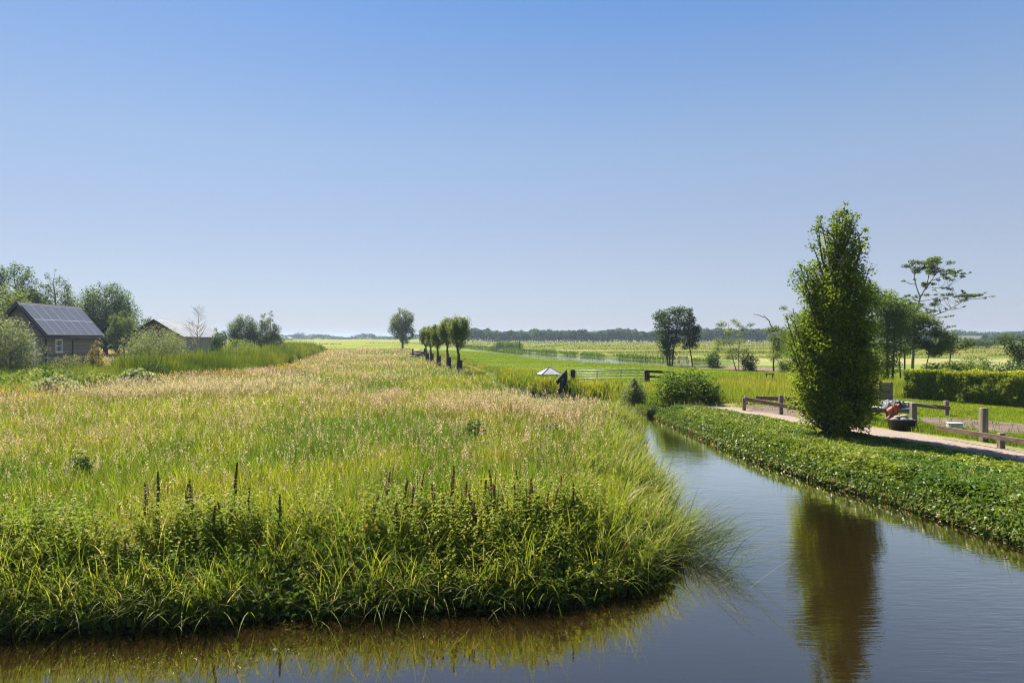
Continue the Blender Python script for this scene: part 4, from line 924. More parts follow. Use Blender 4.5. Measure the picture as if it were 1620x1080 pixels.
px_tree('ash_tree', 'tall windswept ash with flat leaf layers on bare slanting branches', 52, (1443, 592),
        [(1446, 419, .25), (1454, 415, .3), (1464, 413, .32), (1474, 412, .3), (1484, 414, .3), (1493, 417, .25), (1450, 427, .28), (1460, 424, .3), (1472, 424, .3), (1488, 428, .3), (1500, 428, .22), (1508, 431, .2), (1516, 434, .16), (1478, 436, .22), (1490, 441, .22), (1503, 440, .16), (1439, 443, .12), (1462, 449, .22), (1468, 450, .16), (1496, 455, .14), (1504, 457, .14), (1512, 464, .15), (1520, 468, .2), (1530, 467, .28), (1540, 468, .24), (1547, 466, .12), (1533, 474, .2), (1556, 470, .09),
         (1478, 468, .22), (1470, 482, .28), (1480, 477, .18), (1494, 472, .12), (1440, 470, .22), (1432, 468, .14), (1463, 493, .25), (1472, 492, .2), (1500, 488, .13), (1508, 516, .1), (1498, 500, .1), (1449, 480, .2)],
        7600, .14, (.05, .09, .02), (.115, .165, .035), [[.12, (1443, 592), (1445, 555), (1446, 520), (1448, 497), (1456, 470), (1464, 456), (1470, 436)], [.05, (1456, 470), (1453, 455), (1452, 435), (1456, 418)], [.05, (1464, 458), (1476, 440), (1488, 422)], [.05, (1446, 510), (1475, 500), (1500, 490), (1518, 480), (1530, 470)], [.025, (1474, 455), (1495, 455), (1506, 452)]], .12, GB, mat='dark_leaf', bark='pale_bark', depth=.7, flat=.55, jit=2)
px_tree('maple_tree', 'bushy low tree under the windswept ash behind the hedge', 50, (1431, 594),
        [(1428, 488, .4), (1438, 495, .45), (1448, 502, .5), (1460, 508, .5), (1472, 508, .4), (1482, 512, .35), (1430, 508, .5), (1442, 518, .55), (1456, 525, .5), (1470, 528, .45), (1484, 526, .4), (1490, 532, .3), (1434, 532, .5), (1448, 540, .5), (1462, 545, .4), (1432, 552, .4), (1480, 544, .35)],
        13000, .14, (.055, .105, .016), (.155, .21, .032), [[.07, (1431, 594), (1430, 560), (1436, 520), (1440, 495)], [.06, (1425, 594), (1424, 570), (1428, 540)]], .08, GB, depth=.7)
px_tree('maple_tree', 'slim leaning young tree with a light crown behind the hedge', 50, (1462, 590),
        [(1470, 545, .35), (1480, 548, .35), (1492, 552, .35), (1474, 556, .35), (1486, 540, .3), (1498, 545, .3), (1466, 556, .3)], 4200, .13, (.05, .095, .018), (.12, .17, .035), [[.05, (1462, 590), (1468, 570), (1474, 552)]], .05, GB, depth=.5)
px_tree('maple_tree', 'small yellow-green tree standing beyond the hedge to the right of the ash', 58, (1501, 575),
        [(1496, 540, .4), (1505, 536, .4), (1514, 542, .4), (1500, 548, .4), (1510, 552, .35), (1522, 548, .3), (1490, 550, .3)], 4200, .14, (.05, .09, .018), (.13, .165, .035), [[.06, (1501, 575), (1503, 560), (1504, 540)]], .06, GB, depth=.5)
px_tree('hazel_tree', 'dark spreading shrub tree cut by the picture edge above the hedge', 44, (1612, 590),
        [(1592, 540, .3), (1600, 538, .3), (1610, 536, .35), (1620, 538, .35), (1598, 547, .25), (1608, 552, .35), (1618, 556, .4), (1606, 566, .3), (1616, 572, .35), (1628, 560, .5), (1630, 545, .4)], 2800, .15, (.03, .06, .02), (.085, .12, .04), [[.06, (1612, 590), (1611, 570), (1610, 545)]], .06, None, mat='dark_leaf', depth=.5)
# shrubs on the right
xy, H = at(1600, 40, 574); bush('rhododendron_bush', 'dark glossy bush rising behind the hedge at the picture edge', xy, H, [(0, .8), (.5, 1.0), (1, .4)], 3200, .13, (.02, .045, .012), (.05, .09, .022), mat='dark_leaf')
xy, H = at(1128, 68, 557); bush('box_bush', 'dark rounded bush beside the thin birch at the edge of the dug bed', xy, H, [(0, .55), (.5, .7), (1, .35)], 1900, .14, (.025, .055, .015), MG, mat='dark_leaf', ncl=22)
xy, H = at(1186, 62, 559); bush('box_bush', 'broad dark bush between the birch and the half-dead willow', xy, H, [(0, .6), (.5, .75), (1, .35)], 2100, .14, (.022, .05, .014), (.055, .10, .02), mat='dark_leaf', ncl=22)
for (px, Y, yt, h, lab) in [(1505, 52, 573, .7, 'dark green shrub just over the hedge top under the small tree'), (1546, 54, 566, .9, 'broad green shrub in the rough field over the middle of the hedge'), (1530, 47, 577, .8, 'bright green shrub peeping over the clipped hedge'), (1478, 50, 575, .6, 'small round shrub by the leaning young tree'), (1247, 58, 574, .7, 'low bush at the foot of the half-dead willow')]:
    xy, H = at(px, Y, yt); bush('field_shrub', lab, xy, max(H, .5), [(0, h), (.5, h * 1.2), (1, h * .5)], 1700, .15, (.045, .09, .016), (.12, .175, .03), ncl=18)
xy, H = at(1083, 30.6, 588); bush('elder_bush', 'large broad-leaved bush at the head of the canal by the gate', xy, H, [(0, 1.0, 0), (.25, 1.15, .05), (.55, 1.05, 0), (.8, .75, -.1), (1, .4, -.2)], 11000, .11, (.045, .10, .014), (.15, .21, .028), ncl=60, elong=.62)
xy, H = at(1124, 31.2, 607); bush('elder_bush', 'small dark bush tucked against the large one at the canal head', xy, H, [(0, .35), (.5, .45), (1, .2)], 1500, .10, (.02, .055, .012), (.05, .10, .02), ncl=16)
xy, H = at(1003, 30.5, 597); bush('young_conifer', 'slim blue-green young bush at the end of the canal', xy, H, [(0, .42), (.3, .45), (.65, .33), (1, .08)], 5200, .095, (.10, .145, .06), (.21, .25, .11), ncl=40, stems=1, fill=.3, sig=.42, elong=.3)
xy, H = at(1135, 45, 592); 
xy, H = at(880, 142, 551); bush('willow_bush', 'low dark bush on the bank of the far canal', (wx(795, 190), 190), 1.9, [(0, 2.0), (.5, 2.6), (1, 1)], 1500, .4, DG, MG, ncl=20)
bush('willow_bush', 'second low dark bush along the far canal, by the lone stake', (wx(814, 180), 180), 1.6, [(0, 2.0), (.5, 2.4), (1, 1)], 1300, .4, DG, MG, ncl=20)

# clipped hedge
def make_hedge():
    A, B = np.array((18.9, 33.0)), np.array((24.9, 22.2)); d = B - A; Ln = np.hypot(*d); d = d / Ln; nrm = np.array((-d[1], d[0])); wdt, hh = 1.25, 1.42
    t = thing('clipped_hedge', 'long clipped yellow-green hedge behind the lawn', 'hedge', (*A, .53), math.atan2(d[1], d[0]))
    n = 46000
    u = rng.random(n); x = rng.uniform(0, Ln, n); side = rng.random(n)
    bump = lambda a, b, k: .36 * (fbm(a / .7, b / .7, k) - .5) * 2
    dep = np.abs(rng.normal(0, .09, n))
    top = side < .30; front = (side >= .30) & (side < .78); back = (side >= .78) & (side < .93); end = side >= .93
    y = rng.uniform(0, wdt, n); z = rng.uniform(.03, hh, n)
    z = np.where(top, hh + bump(x, y, 1) * .6 - dep, z)
    y = np.where(front, bump(x, z, 2) + dep, y); y = np.where(back, wdt - bump(x, z, 3) - dep, y)
    x = np.where(end, bump(y, z, 4) + dep, x)
    P = np.stack([x, y, z], 1)
    out = np.zeros((n, 3)); out[front, 1] = -1.2; out[top, 2] = .6; out[end, 0] = -1.2
    top_pale = sstep(.75, 1.15, z / hh) * .8 + .25 * rng.random(n) + .5 * (fbm(x / .5, z / .5, 5) - .5)  # leaf colour turns paler and yellower towards the hedge top
    C = cmix((.13, .195, .02), (.34, .35, .035), np.clip(top_pale, 0, 1)) * (1 + rng.normal(0, .2, (n, 1))).clip(.5, 1.6)
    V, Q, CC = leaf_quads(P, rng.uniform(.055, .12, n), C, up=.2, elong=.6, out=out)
    core = MB().box((Ln / 2, wdt / 2, hh / 2 - .06), (Ln - .3, wdt - .36, hh - .18)); core.build('branches', M['bark'], t)  # solid dark box added inside the hedge to stop light passing through
    mesh_np('foliage', V, Q, M['hedge'], CC, t)
make_hedge()

# the far woods: one leafy mass on the horizon
def make_woods():
    bag = Bag()
    def belt(px0, px1, Y0, Y1, hfun, num, leaf, col, depth=30):
        f = rng.random(num); px = px0 + f * (px1 - px0); Yb = Y0 + f * (Y1 - Y0)
        k = rng.random(num); Y = Yb + k * depth; x = (px - CX) / FPX * Yb
        h = hfun(px) ; z = .4 + h * np.sqrt(rng.random(num)) * (.85 + .3 * vnoise(px / 5.5, k * 3, 3))
        c = cmix(col, tuple(c * 2.1 for c in col), sstep(.35, .7, vnoise(px / 7 + k * 2, z / 3, 5))) * (1 + rng.normal(0, .22, (num, 1))).clip(.4, 1.7)
        bag.add(leaf_quads(np.stack([x, Y, z], 1), leaf * rng.uniform(.6, 1.4, num), c, up=.2, elong=.75))
    def h1(px): return np.interp(px, [735, 745, 770, 785, 792, 805, 815, 830, 845, 862, 880, 900, 930, 955, 970, 1000, 1040, 1100, 1150, 1200, 1260], [6.6, 7.2, 7.2, 6.9, 5.4, 6.6, 6.6, 6.2, 7.4, 7.5, 6.8, 6.6, 6.3, 6.4, 7.4, 6.8, 6.4, 7.4, 7.2, 7.0, 7.0]) * (.90 + .2 * vnoise(px / 11, px * 0, 2))
    belt(735, 1262, 405, 395, h1, 80000, .8, (.026, .05, .018))
    def h2(px): return (2.6 + 4.5 * sstep(.35, .8, vnoise(px / 16, px * 0, 4)) + 1.5 * vnoise(px / 4, px * 0, 1)) * np.interp(px, [430, 450, 500, 600, 690, 740], [.5, .8, .8, 1, 1, .9])
    belt(430, 742, 830, 800, h2, 17000, 1.3, (.03, .052, .02), 40)
    belt(740, 1700, 800, 760, lambda px: 6 + 4 * vnoise(px / 14, px * 0, 6), 14000, 1.6, (.03, .052, .02), 40)
    def h3(px): return (4.5 + 4.5 * vnoise(px / 9, px * 0, 7)) * np.interp(px, [1480, 1530, 1560, 1640, 1800], [1, 1, .8, .9, 1])
    belt(1380, 1800, 520, 500, h3, 34000, 1.0, (.026, .05, .018), 40)
    belt(-140, 470, 860, 830, lambda px: 5 + 4 * vnoise(px / 12, px * 0, 2), 9000, 1.6, (.03, .052, .02), 40)
    tag(bag.build('distant_woods', M['dark_leaf']), kind='stuff')
make_woods()
GF = 'distant trees over the hedge'
for (px, Y, yt, r, lab) in [(1538, 470, 529, 2.6, 'far slim dark tree, first of the pair sticking up on the skyline over the barn'), (1546, 470, 528, 2.4, 'far dark tree, second of the skyline pair, beside the slim one'), (1555, 470, 528, 2.4, 'far pointed tree alone on the skyline between the pair and the round one'), (1575, 470, 529.5, 3.0, 'far rounded tree sticking out of the skyline near the picture edge')]:
    x, H = wx(px, Y), wz(yt, Y) - .5
    tree('far_tree', lab, 'tree', (x, Y), H, 1.5, [(0, r * .5), (.4, r), (.75, r * .8), (1, r * .3)], 22, 900, 1.0, (.03, .05, .02), (.06, .09, .035), .5, GF, limbs=False, mat='dark_leaf')
tree('far_tree', 'far tall narrow tree like a steeple on the far-off tree line', 'tree', (wx(591, 780), 780), wz(528.4, 780) - .5, 1.5, [(0, 1.4), (.5, 1.8), (1, .7)], 14, 500, 1.1, (.03, .05, .02), (.05, .08, .035), .5, None, limbs=False, mat='dark_leaf')
GW = 'field trees beyond the hedge'
for (px, Y, yt, r, lab) in [(1548, 190, 539, 3.2, 'spreading field tree in front of the far grey barn'), (1560, 185, 540, 3.0, 'spreading field tree beside the other one, farther from the barn')]:
    x, H = wx(px, Y), wz(yt, Y) - .5
    tree('field_tree', lab, 'tree', (x, Y), H, 1.0, [(0, r * .4), (.4, r), (.8, r * .8), (1, r * .4)], 24, 1700, .42, (.035, .065, .02), (.08, .12, .035), .2, GW, limbs=True, mat='dark_leaf', flat=.7)

# ------------------------------------------------------------------ buildings
def gable_house(name, label, cat, apex, far, gz, eave_z, ridge_z, hw, over, mats, wall_in=.25):
    "origin on the ground under the near gable; local X to the right of the ridge, Y along it"
    A, B = np.array(apex), np.array(far); d = B - A; L = np.hypot(*d)
    t = thing(name, label, cat, (*A, gz), math.atan2(d[1], d[0]) - math.pi / 2)
    e, r = eave_z - gz, ridge_z - gz; w = hw - wall_in; slope = (r - e) / hw
    zw = r - slope * w - .07
    w_ = MB().prism([(-w, -.4), (w, -.4), (w, zw)] + [(0, r - .10)] + [(-w, zw)], over, L - over)
    wall = w_.build('wall', mats['gable'], t)
    if mats['side'] is not mats['gable']:
        wall.data.materials.append(mats['side'])
        for p in wall.data.polygons:
            if abs(p.normal.x) > .9: p.material_index = 1
    th = .10; n = math.hypot(hw, r - e); nx, nz = (r - e) / n * th, hw / n * th
    rf = MB().prism([(0, r), (hw, e), (hw + nx, e + nz), (0, r + th * n / hw)], 0, L)
    rf.prism([(0, r + th * n / hw), (-hw - nx, e + nz), (-hw, e), (0, r)], 0, L)
    roof = rf.build('roof', mats['roof'], t)
    for s in (-1, 1):      # bargeboards on both gables
        bb = MB()
        for yy in (-.035,):
            bb.prism([(s * .004, r + .13 * n / hw), (s * (hw + nx * 1.2), e + .06), (s * (hw - .02), e - .12), (s * .004, r - .16)], yy, yy + .032)
        bb.build('bargeboard', mats['trim'], t)
    return t, roof, dict(L=L, e=e, r=r, hw=hw, w=w, slope=slope, n=n, zw=zw)
def side_window(t, x, y, z, w, h, name='window', nx=2, nz=2, mat='white_paint'):
    "window in the wall that faces local +X"
    f = MB(); b = .085
    for s in (-1, 1):
        f.box((x, y + s * (w / 2 - b / 2), z), (.08, b, h)); f.box((x, y, z + s * (h / 2 - b / 2)), (.08, w - 2 * b, b))
    for i in range(1, nx): f.box((x + .004, y - w / 2 + w * i / nx, z), (.05, .04, h - 2 * b))
    for i in range(1, nz): f.box((x + .006, y, z - h / 2 + h * i / nz), (.04, w - 2 * b, .04))
    f.box((x + .04, y, z - h / 2 - .03), (.14, w + .1, .05))
    o = f.build(name, M[mat], t)
    MB().box((x - .01, y, z), (.02, w - 2 * b + .01, h - 2 * b + .01)).build('pane', M['dark_glass'], o)
    return o
def gable_window(t, x, y, z, w, h, name='window', nx=2, nz=2, mat='white_paint'):
    f = MB(); b = .085
    for s in (-1, 1):
        f.box((x + s * (w / 2 - b / 2), y, z), (b, .08, h)); f.box((x, y, z + s * (h / 2 - b / 2)), (w - 2 * b, .08, b))
    for i in range(1, nx): f.box((x - w / 2 + w * i / nx, y - .004, z), (.04, .05, h - 2 * b))
    for i in range(1, nz): f.box((x, y - .006, z - h / 2 + h * i / nz), (w - 2 * b, .04, .04))
    o = f.build(name, M[mat], t)
    MB().box((x, y + .01, z), (w - 2 * b + .01, .02, h - 2 * b + .01)).build('pane', M['dark_glass'], o)
    return o

cab, roof, g = gable_house('log_cabin', 'weathered wooden cabin with solar panels over its whole roof slope', 'cabin', (-41.4, 57), (-42.6, 67.2), 1.12, 3.5, 6.30, 2.3, .45,
                           dict(gable=M['log_wall'], side=M['log_wall'], roof=M['roof_dark'], trim=M['roof_dark']))
# solar panels: two rows of seven on the slope that faces right
sl = g['n']; ang = math.atan2(g['r'] - g['e'], g['hw']); pw = (g['L'] - .34) / 7; ph = (sl - .30) / 2
rotp = Matrix.Rotation(ang, 3, 'Y')
first = None
for r_ in range(2):
    for c_ in range(7):
        s_ = .19 + ph * (r_ + .5); yy = .17 + pw * (c_ + .5)
        cx_, cz_ = s_ * math.cos(ang), g['r'] - s_ * math.sin(ang)
        off = .17
        pos = (cx_ + off * math.sin(ang), yy, cz_ + off * math.cos(ang))
        if first is None:
            pan = MB().box((0, 0, 0), (ph - .05, pw - .05, .03)).build('solar_panel', M['panel_glass'], cab)
            fr = MB()
            for s in (-1, 1):
                fr.box((s * (ph / 2 - .02), 0, .004), (.04, pw - .012, .045)); fr.box((0, s * (pw / 2 - .02), .004), (ph - .09, .04, .045))
            fr = fr.build('frame', M['aluminium'], pan); first = (pan, fr)
        else:
            pan = first[0].copy(); COL.objects.link(pan); pan.parent = cab
            fr = first[1].copy(); COL.objects.link(fr); fr.parent = pan
        pan.location = pos; pan.rotation_euler = (0, ang, 0)
side_window(cab, g['w'] + .03, 2.45, 1.62, 1.05, 1.12, nx=3, nz=2)
gable_window(cab, .75, .45 - .03, 1.08, 1.05, 2.15, name='door', nx=2, nz=4)
MB().tube([(g['hw'] + .07, .02, g['e'] - .01), (g['hw'] + .07, g['L'] - .02, g['e'] - .06)], .065, 8).build('gutter', M['roof_dark'], cab, smooth=True)
MB().tube([(g['hw'] + .06, 5.6, g['e'] - .08), (g['hw'] - .05, 5.1, g['e'] - .22), (g['w'] + .07, 4.75, g['e'] - .34), (g['w'] + .07, 4.72, -.3)], .05, 8).build('downpipe', M['roof_dark'], cab, smooth=True)
MB().box((g['w'] + .02, .45 + .02, .9), (.10, .10, 2.6)).build('corner_board', M['dark_wood'], cab)

barn, roof, g2 = gable_house('timber_barn', 'long brown-gabled barn with pale sheet metal roof behind the silvery bush', 'barn', (-47.25, 90), (-51.9, 114), .95, 3.5, 5.72, 3.55, .6,
                             dict(gable=M['barn_gable'], side=M['barn_wall'], roof=M['roof_sheet'], trim=M['dark_wood']))
rib = MB()
for k in range(17):
    yy = .7 + k * (g2['L'] - 1.4) / 16
    n_ = g2['n']; a_ = math.atan2(g2['r'] - g2['e'], g2['hw'])
    rib.box((g2['hw'] / 2 + .10 * math.sin(a_) + .015, yy, (g2['r'] + g2['e']) / 2 + .10 * math.cos(a_) + .01), (n_ - .1, .09, .05), Matrix.Rotation(a_, 3, 'Y'))
rib.build('seams', M['zinc'], barn)
side_window(barn, g2['w'] + .03, 17.2, 1.05, 1.5, 2.1, name='door', nx=1, nz=1)
side_window(barn, g2['w'] + .03, 20.6, 1.1, 1.6, 1.5, nx=2, nz=1)
MB().tube([(g2['hw'] + .09, .02, g2['e']), (g2['hw'] + .09, g2['L'] - .02, g2['e'] - .05)], .07, 8).build('gutter', M['zinc'], barn, smooth=True)
fb, _, g3 = gable_house('far_barn', 'far-off low grey barn roof at the edge of the skyline trees', 'barn', (wx(1541, 330), 324), (wx(1512, 330), 338), .4, 1.3, 4.0, 5.5, .5, dict(gable=M['barn_wall'], side=M['barn_wall'], roof=M['old_roof'], trim=M['old_roof']))
MB().box((g3['w'] + .05, g3['L'] / 2, .1), (.1, 3, 1.4)).build('door', M['dark_wood'], fb)
def greenhouse():
    x = wx(447, 700); t = thing('greenhouse', 'far pale low glasshouse at the foot of the distant tree line', 'greenhouse', (x, 700, .5))
    r = MB(); f = MB()
    for k in range(3):
        a = -9 + k * 6; r.prism([(a, 2.0), (a + 3, 3.1), (a + 6, 2.0)], -6, 6); f.box((a + 3, 0, 1), (5.9, 11.8, 1.98))
    r.build('roof', M['zinc'], t); f.build('wall', M['concrete'], t)
greenhouse()

# ------------------------------------------------------------------ gate, posts, shelter by the ditch
def post(mb, x, y, z0, z1, w, d=None, lean=(0, 0)):
    mb.bar((x, y, z0), (x + lean[0], y + lean[1], z1), w, d or w)
def make_gate():
    Yg = 40.0; x0, x1 = wx(911, Yg), wx(1019, Yg); zt, zb = wz(585.5, Yg), wz(607.5, Yg); zl = .5
    t = thing('field_gate', 'galvanised tube field gate hung between two dark posts', 'gate', ((x0 + x1) / 2, Yg, zl))
    w = x1 - x0; fr = MB(); h0, h1 = zb - zl, zt - zl
    fr.tube([(-w / 2, 0, h0), (-w / 2, 0, h1), (w / 2, 0, h1), (w / 2, 0, h0), (-w / 2, 0, h0)], .034, 8)
    fr.build('gate_frame', M['galv'], t, smooth=True)
    for k in range(1, 5): MB().tube([(-w / 2, 0, h0 + (h1 - h0) * k / 5), (w / 2, 0, h0 + (h1 - h0) * k / 5)], .02, 6).build('rail', M['galv'], t, smooth=True)
    for f in (-.19, .16): MB().tube([(w * f, .004, h0), (w * f, .004, h1)], .024, 6).build('upright', M['galv'], t, smooth=True)
    MB().box((-w / 2 - .05, 0, h1 - .1), (.12, .05, .06)).build('hinge', M['galv'], t)
    MB().box((w / 2 + .05, 0, h1 - .12), (.12, .04, .05)).build('latch', M['galv'], t)
    # left: a screen of thick tarred posts running down into the ditch
    a = thing('ditch_fence', 'dark tarred fence stub running down into the ditch beside the gate', 'fence', (wx(906, Yg), Yg, zl))
    p = MB(); post(p, 0, 0, -.3, wz(584.5, Yg) - zl, .26); p.build('post', M['dark_wood'], a, bevel=.015)
    p = MB(); post(p, -.52, -.5, -.3, wz(588, Yg) - zl - .03, .24, lean=(.05, 0)); p.build('post', M['dark_wood'], a, bevel=.015)
    p = MB(); post(p, -.74, -.95, -1.0, .55, .24, lean=(.08, .1)); p.build('post', M['dark_wood'], a, bevel=.015)
    MB().bar((-1.0, -1.1, .42), (-.38, -.3, 1.0), .08, .26).build('rail', M['dark_wood'], a)
    MB().bar((-.9, -1.0, -.2), (-.1, -.1, .35), .07, .5).build('board', M['dark_wood'], a)
    b = thing('gate_fence', 'dark two-rail fence stub carrying the latch side of the gate', 'fence', (wx(1022, Yg), Yg, zl))
    p = MB(); post(p, .06, 0, -.3, wz(585, Yg) - zl, .27); p.build('post', M['dark_wood'], b, bevel=.015)
    p = MB(); post(p, 1.62, .5, -.3, wz(588, Yg) - zl, .2); p.build('post', M['dark_wood'], b, bevel=.015)
    MB().bar((.15, .05, wz(587.5, Yg) - zl), (1.55, .5, wz(589.5, Yg) - zl), .07, .15).build('rail', M['dark_wood'], b)
    MB().bar((.15, .05, wz(595.5, Yg) - zl), (1.35, .45, wz(597.5, Yg) - zl), .07, .12).build('rail', M['dark_wood'], b)
make_gate()
def make_shelter():
    Ys = 45.0; x = wx(869, Ys); t = thing('feed_shelter', 'low square shelter with a grey pyramid roof in the green field', 'shelter', (x, Ys, .5), R_(12))
    e, tp, hw = wz(591.3, Ys) - .5, wz(580.3, Ys) - .5, .70
    r = MB().add([(-hw, -hw, e), (hw, -hw, e), (hw, hw, e), (-hw, hw, e), (0, 0, tp), (-hw, -hw, e - .05), (hw, -hw, e - .05), (hw, hw, e - .05), (-hw, hw, e - .05)],
                 [(0, 1, 4), (1, 2, 4), (2, 3, 4), (3, 0, 4), (5, 6, 1, 0), (6, 7, 2, 1), (7, 8, 3, 2), (8, 5, 0, 3), (8, 7, 6, 5)])
    r.build('roof', M['zinc'], t)
    for s in range(4):
        a = [(-hw, -hw), (hw, -hw), (hw, hw), (-hw, hw)][s]
        MB().tube([(a[0], a[1], e + .012), (0, 0, tp + .012)], .022, 5).build('ridge', M['galv'], t)
    for s in range(4):
        a = [(-1, -1), (1, -1), (1, 1), (-1, 1)][s]; MB().box((a[0] * .58, a[1] * .58, e / 2 - .1), (.1, .1, e + .1)).build('leg', M['dark_wood'], t)
    for s in (-1, 1): MB().box((0, s * .56, e - .2), (1.1, .05, .22)).build('board', M['dark_wood'], t)
    MB().bar((-.55, -.45, e - .04), (-1.15, -.5, e + .05), .3, .03).build('shelf', M['post_wood'], t)
make_shelter()

# ------------------------------------------------------------------ along the gravel path
def fence(name, label, org, posts, rails, mat_p='post_wood', mat_r='rail_wood'):
    t = thing(name, label, 'fence', (*org, .53))
    for (x, y, z1, w, ln) in posts:
        p = MB(); post(p, x - org[0], y - org[1], -.25, z1, w, lean=(ln, 0)); p.build('post', M[mat_p], t, bevel=.012)
    for (a, b, h) in rails:
        MB().bar((a[0] - org[0], a[1] - org[1], a[2]), (b[0] - org[0], b[1] - org[1], b[2]), .045, h).build('rail', M[mat_r], t, bevel=.006)
    return t
def pt(px, py, Y): return (wx(px, Y), Y, wz(py, Y) - .53)
Y1, Y2 = 27.4, 25.9
fence('plank_fence', 'low plank fence before a patch of bare soil, at the head of the path', (wx(1177, Y1), Y1),
      [(wx(1177, Y1), Y1, wz(629, Y1) - .53, .13, 0), (wx(1237, Y2), Y2 + .12, wz(625, Y2) - .53, .14, 0), (wx(1180, 30.2), 30.2, wz(626, 30.2) - .53, .12, 0)],
      [(pt(1179, 630.5, Y1 - .1), pt(1275, 648, 24.9), .15)])
fence('plank_fence', 'rear plank rail on the far side of the bare soil patch', (wx(1196, 29.5), 29.5),
      [(wx(1262, 28.4), 28.55, .58, .13, 0)], [(pt(1196, 629, 29.6), pt(1270, 631.5, 28.4), .16)])
Yp = 22.1
tpost = fence('wooden_post', 'stout grey wooden post standing at the end of the black rubber trough', (wx(1445, Yp), Yp), [(wx(1445, Yp), Yp, wz(637, Yp) - .53, .165, -.01)], [])
tpost['category'] = 'post'
fence('plank_fence', 'low plank fence sloping along the gravel path with one tall thick post', (wx(1551, 19.3), 19.3),
      [(wx(1556, 19.4), 19.4, wz(645, 19.4) - .53, .17, 0), (wx(1588, 18.0), 18.1, wz(685.5, 18.0) - .53, .14, 0)],
      [(pt(1480, 675.5, 19.9), pt(1660, 705, 16.6), .13)])
fence('plank_fence', 'weathered rail fence on the lawn behind the tarpaulin heap', (wx(1437, 26.6), 26.6),
      [(wx(1438, 26.6), 26.6, wz(635, 26.6) - .53, .2, 0), (wx(1497, 25.9), 25.9, wz(633.5, 25.9) - .53, .14, 0)],
      [(pt(1438, 638.5, 26.4), pt(1503, 645.5, 25.7), .15)])
def make_trough():
    Yt = 21.9; x = wx(1426, Yt); t = thing('rubber_trough', 'black rubber trough full of stones beside the path', 'trough', (x, Yt, .53), R_(-10))
    n, V, F = 18, [], []
    def ring(rx, ry, z): return [(rx * math.copysign(abs(math.cos(a)) ** .42, math.cos(a)), ry * math.copysign(abs(math.sin(a)) ** .42, math.sin(a)), z) for a in [2 * math.pi * k / n for k in range(n)]]
    rings = [ring(.31, .21, .01), ring(.33, .23, .0), ring(.37, .26, .30), ring(.385, .275, .31), ring(.385, .275, .335), ring(.355, .245, .335), ring(.33, .22, .18)]
    for r in rings: V += r
    for i in range(len(rings) - 1):
        for k in range(n): F.append((i * n + k, i * n + (k + 1) % n, (i + 1) * n + (k + 1) % n, (i + 1) * n + k))
    F.append(tuple(range(n))[::-1]); F.append(tuple((len(rings) - 1) * n + k for k in range(n)))
    MB().add(V, F).build('tub', M['rubber'], t, smooth=True)
    MB().tube([ring(.382, .272, .325)[k % n] for k in range(n + 1)], .018, 6, cap=False).build('rim', M['rubber'], t, smooth=True)
    sp = [(-.22, -.05, .33, .13, 'long flat stone at the end of the trough nearer the hornbeam'), (.02, -.10, .34, .12, 'pale flat stone at the front middle of the trough heap'), (.22, -.02, .33, .12, 'rounded stone in the trough next to the grey post'),
          (-.08, .10, .36, .12, 'dark stone at the back of the trough heap'), (.10, .06, .43, .13, 'topmost pale stone on the trough heap'), (-.12, .0, .42, .10, 'small stone lying high on the trough heap beside the topmost one')]
    c, s = math.cos(R_(-10)), math.sin(R_(-10))
    for i, (a, b, z, r, lab) in enumerate(sp):
        o = MB().lump((0, 0, 0), (r * 1.15, r * .8, r * .48), i, amp=.16).build('stone', M['stone'], None, smooth=True)
        o.location = (x + a * c - b * s, Yt + a * s + b * c, .53 + z - .01); tag(o, lab, 'stone', 'stones in the rubber trough')
make_trough()
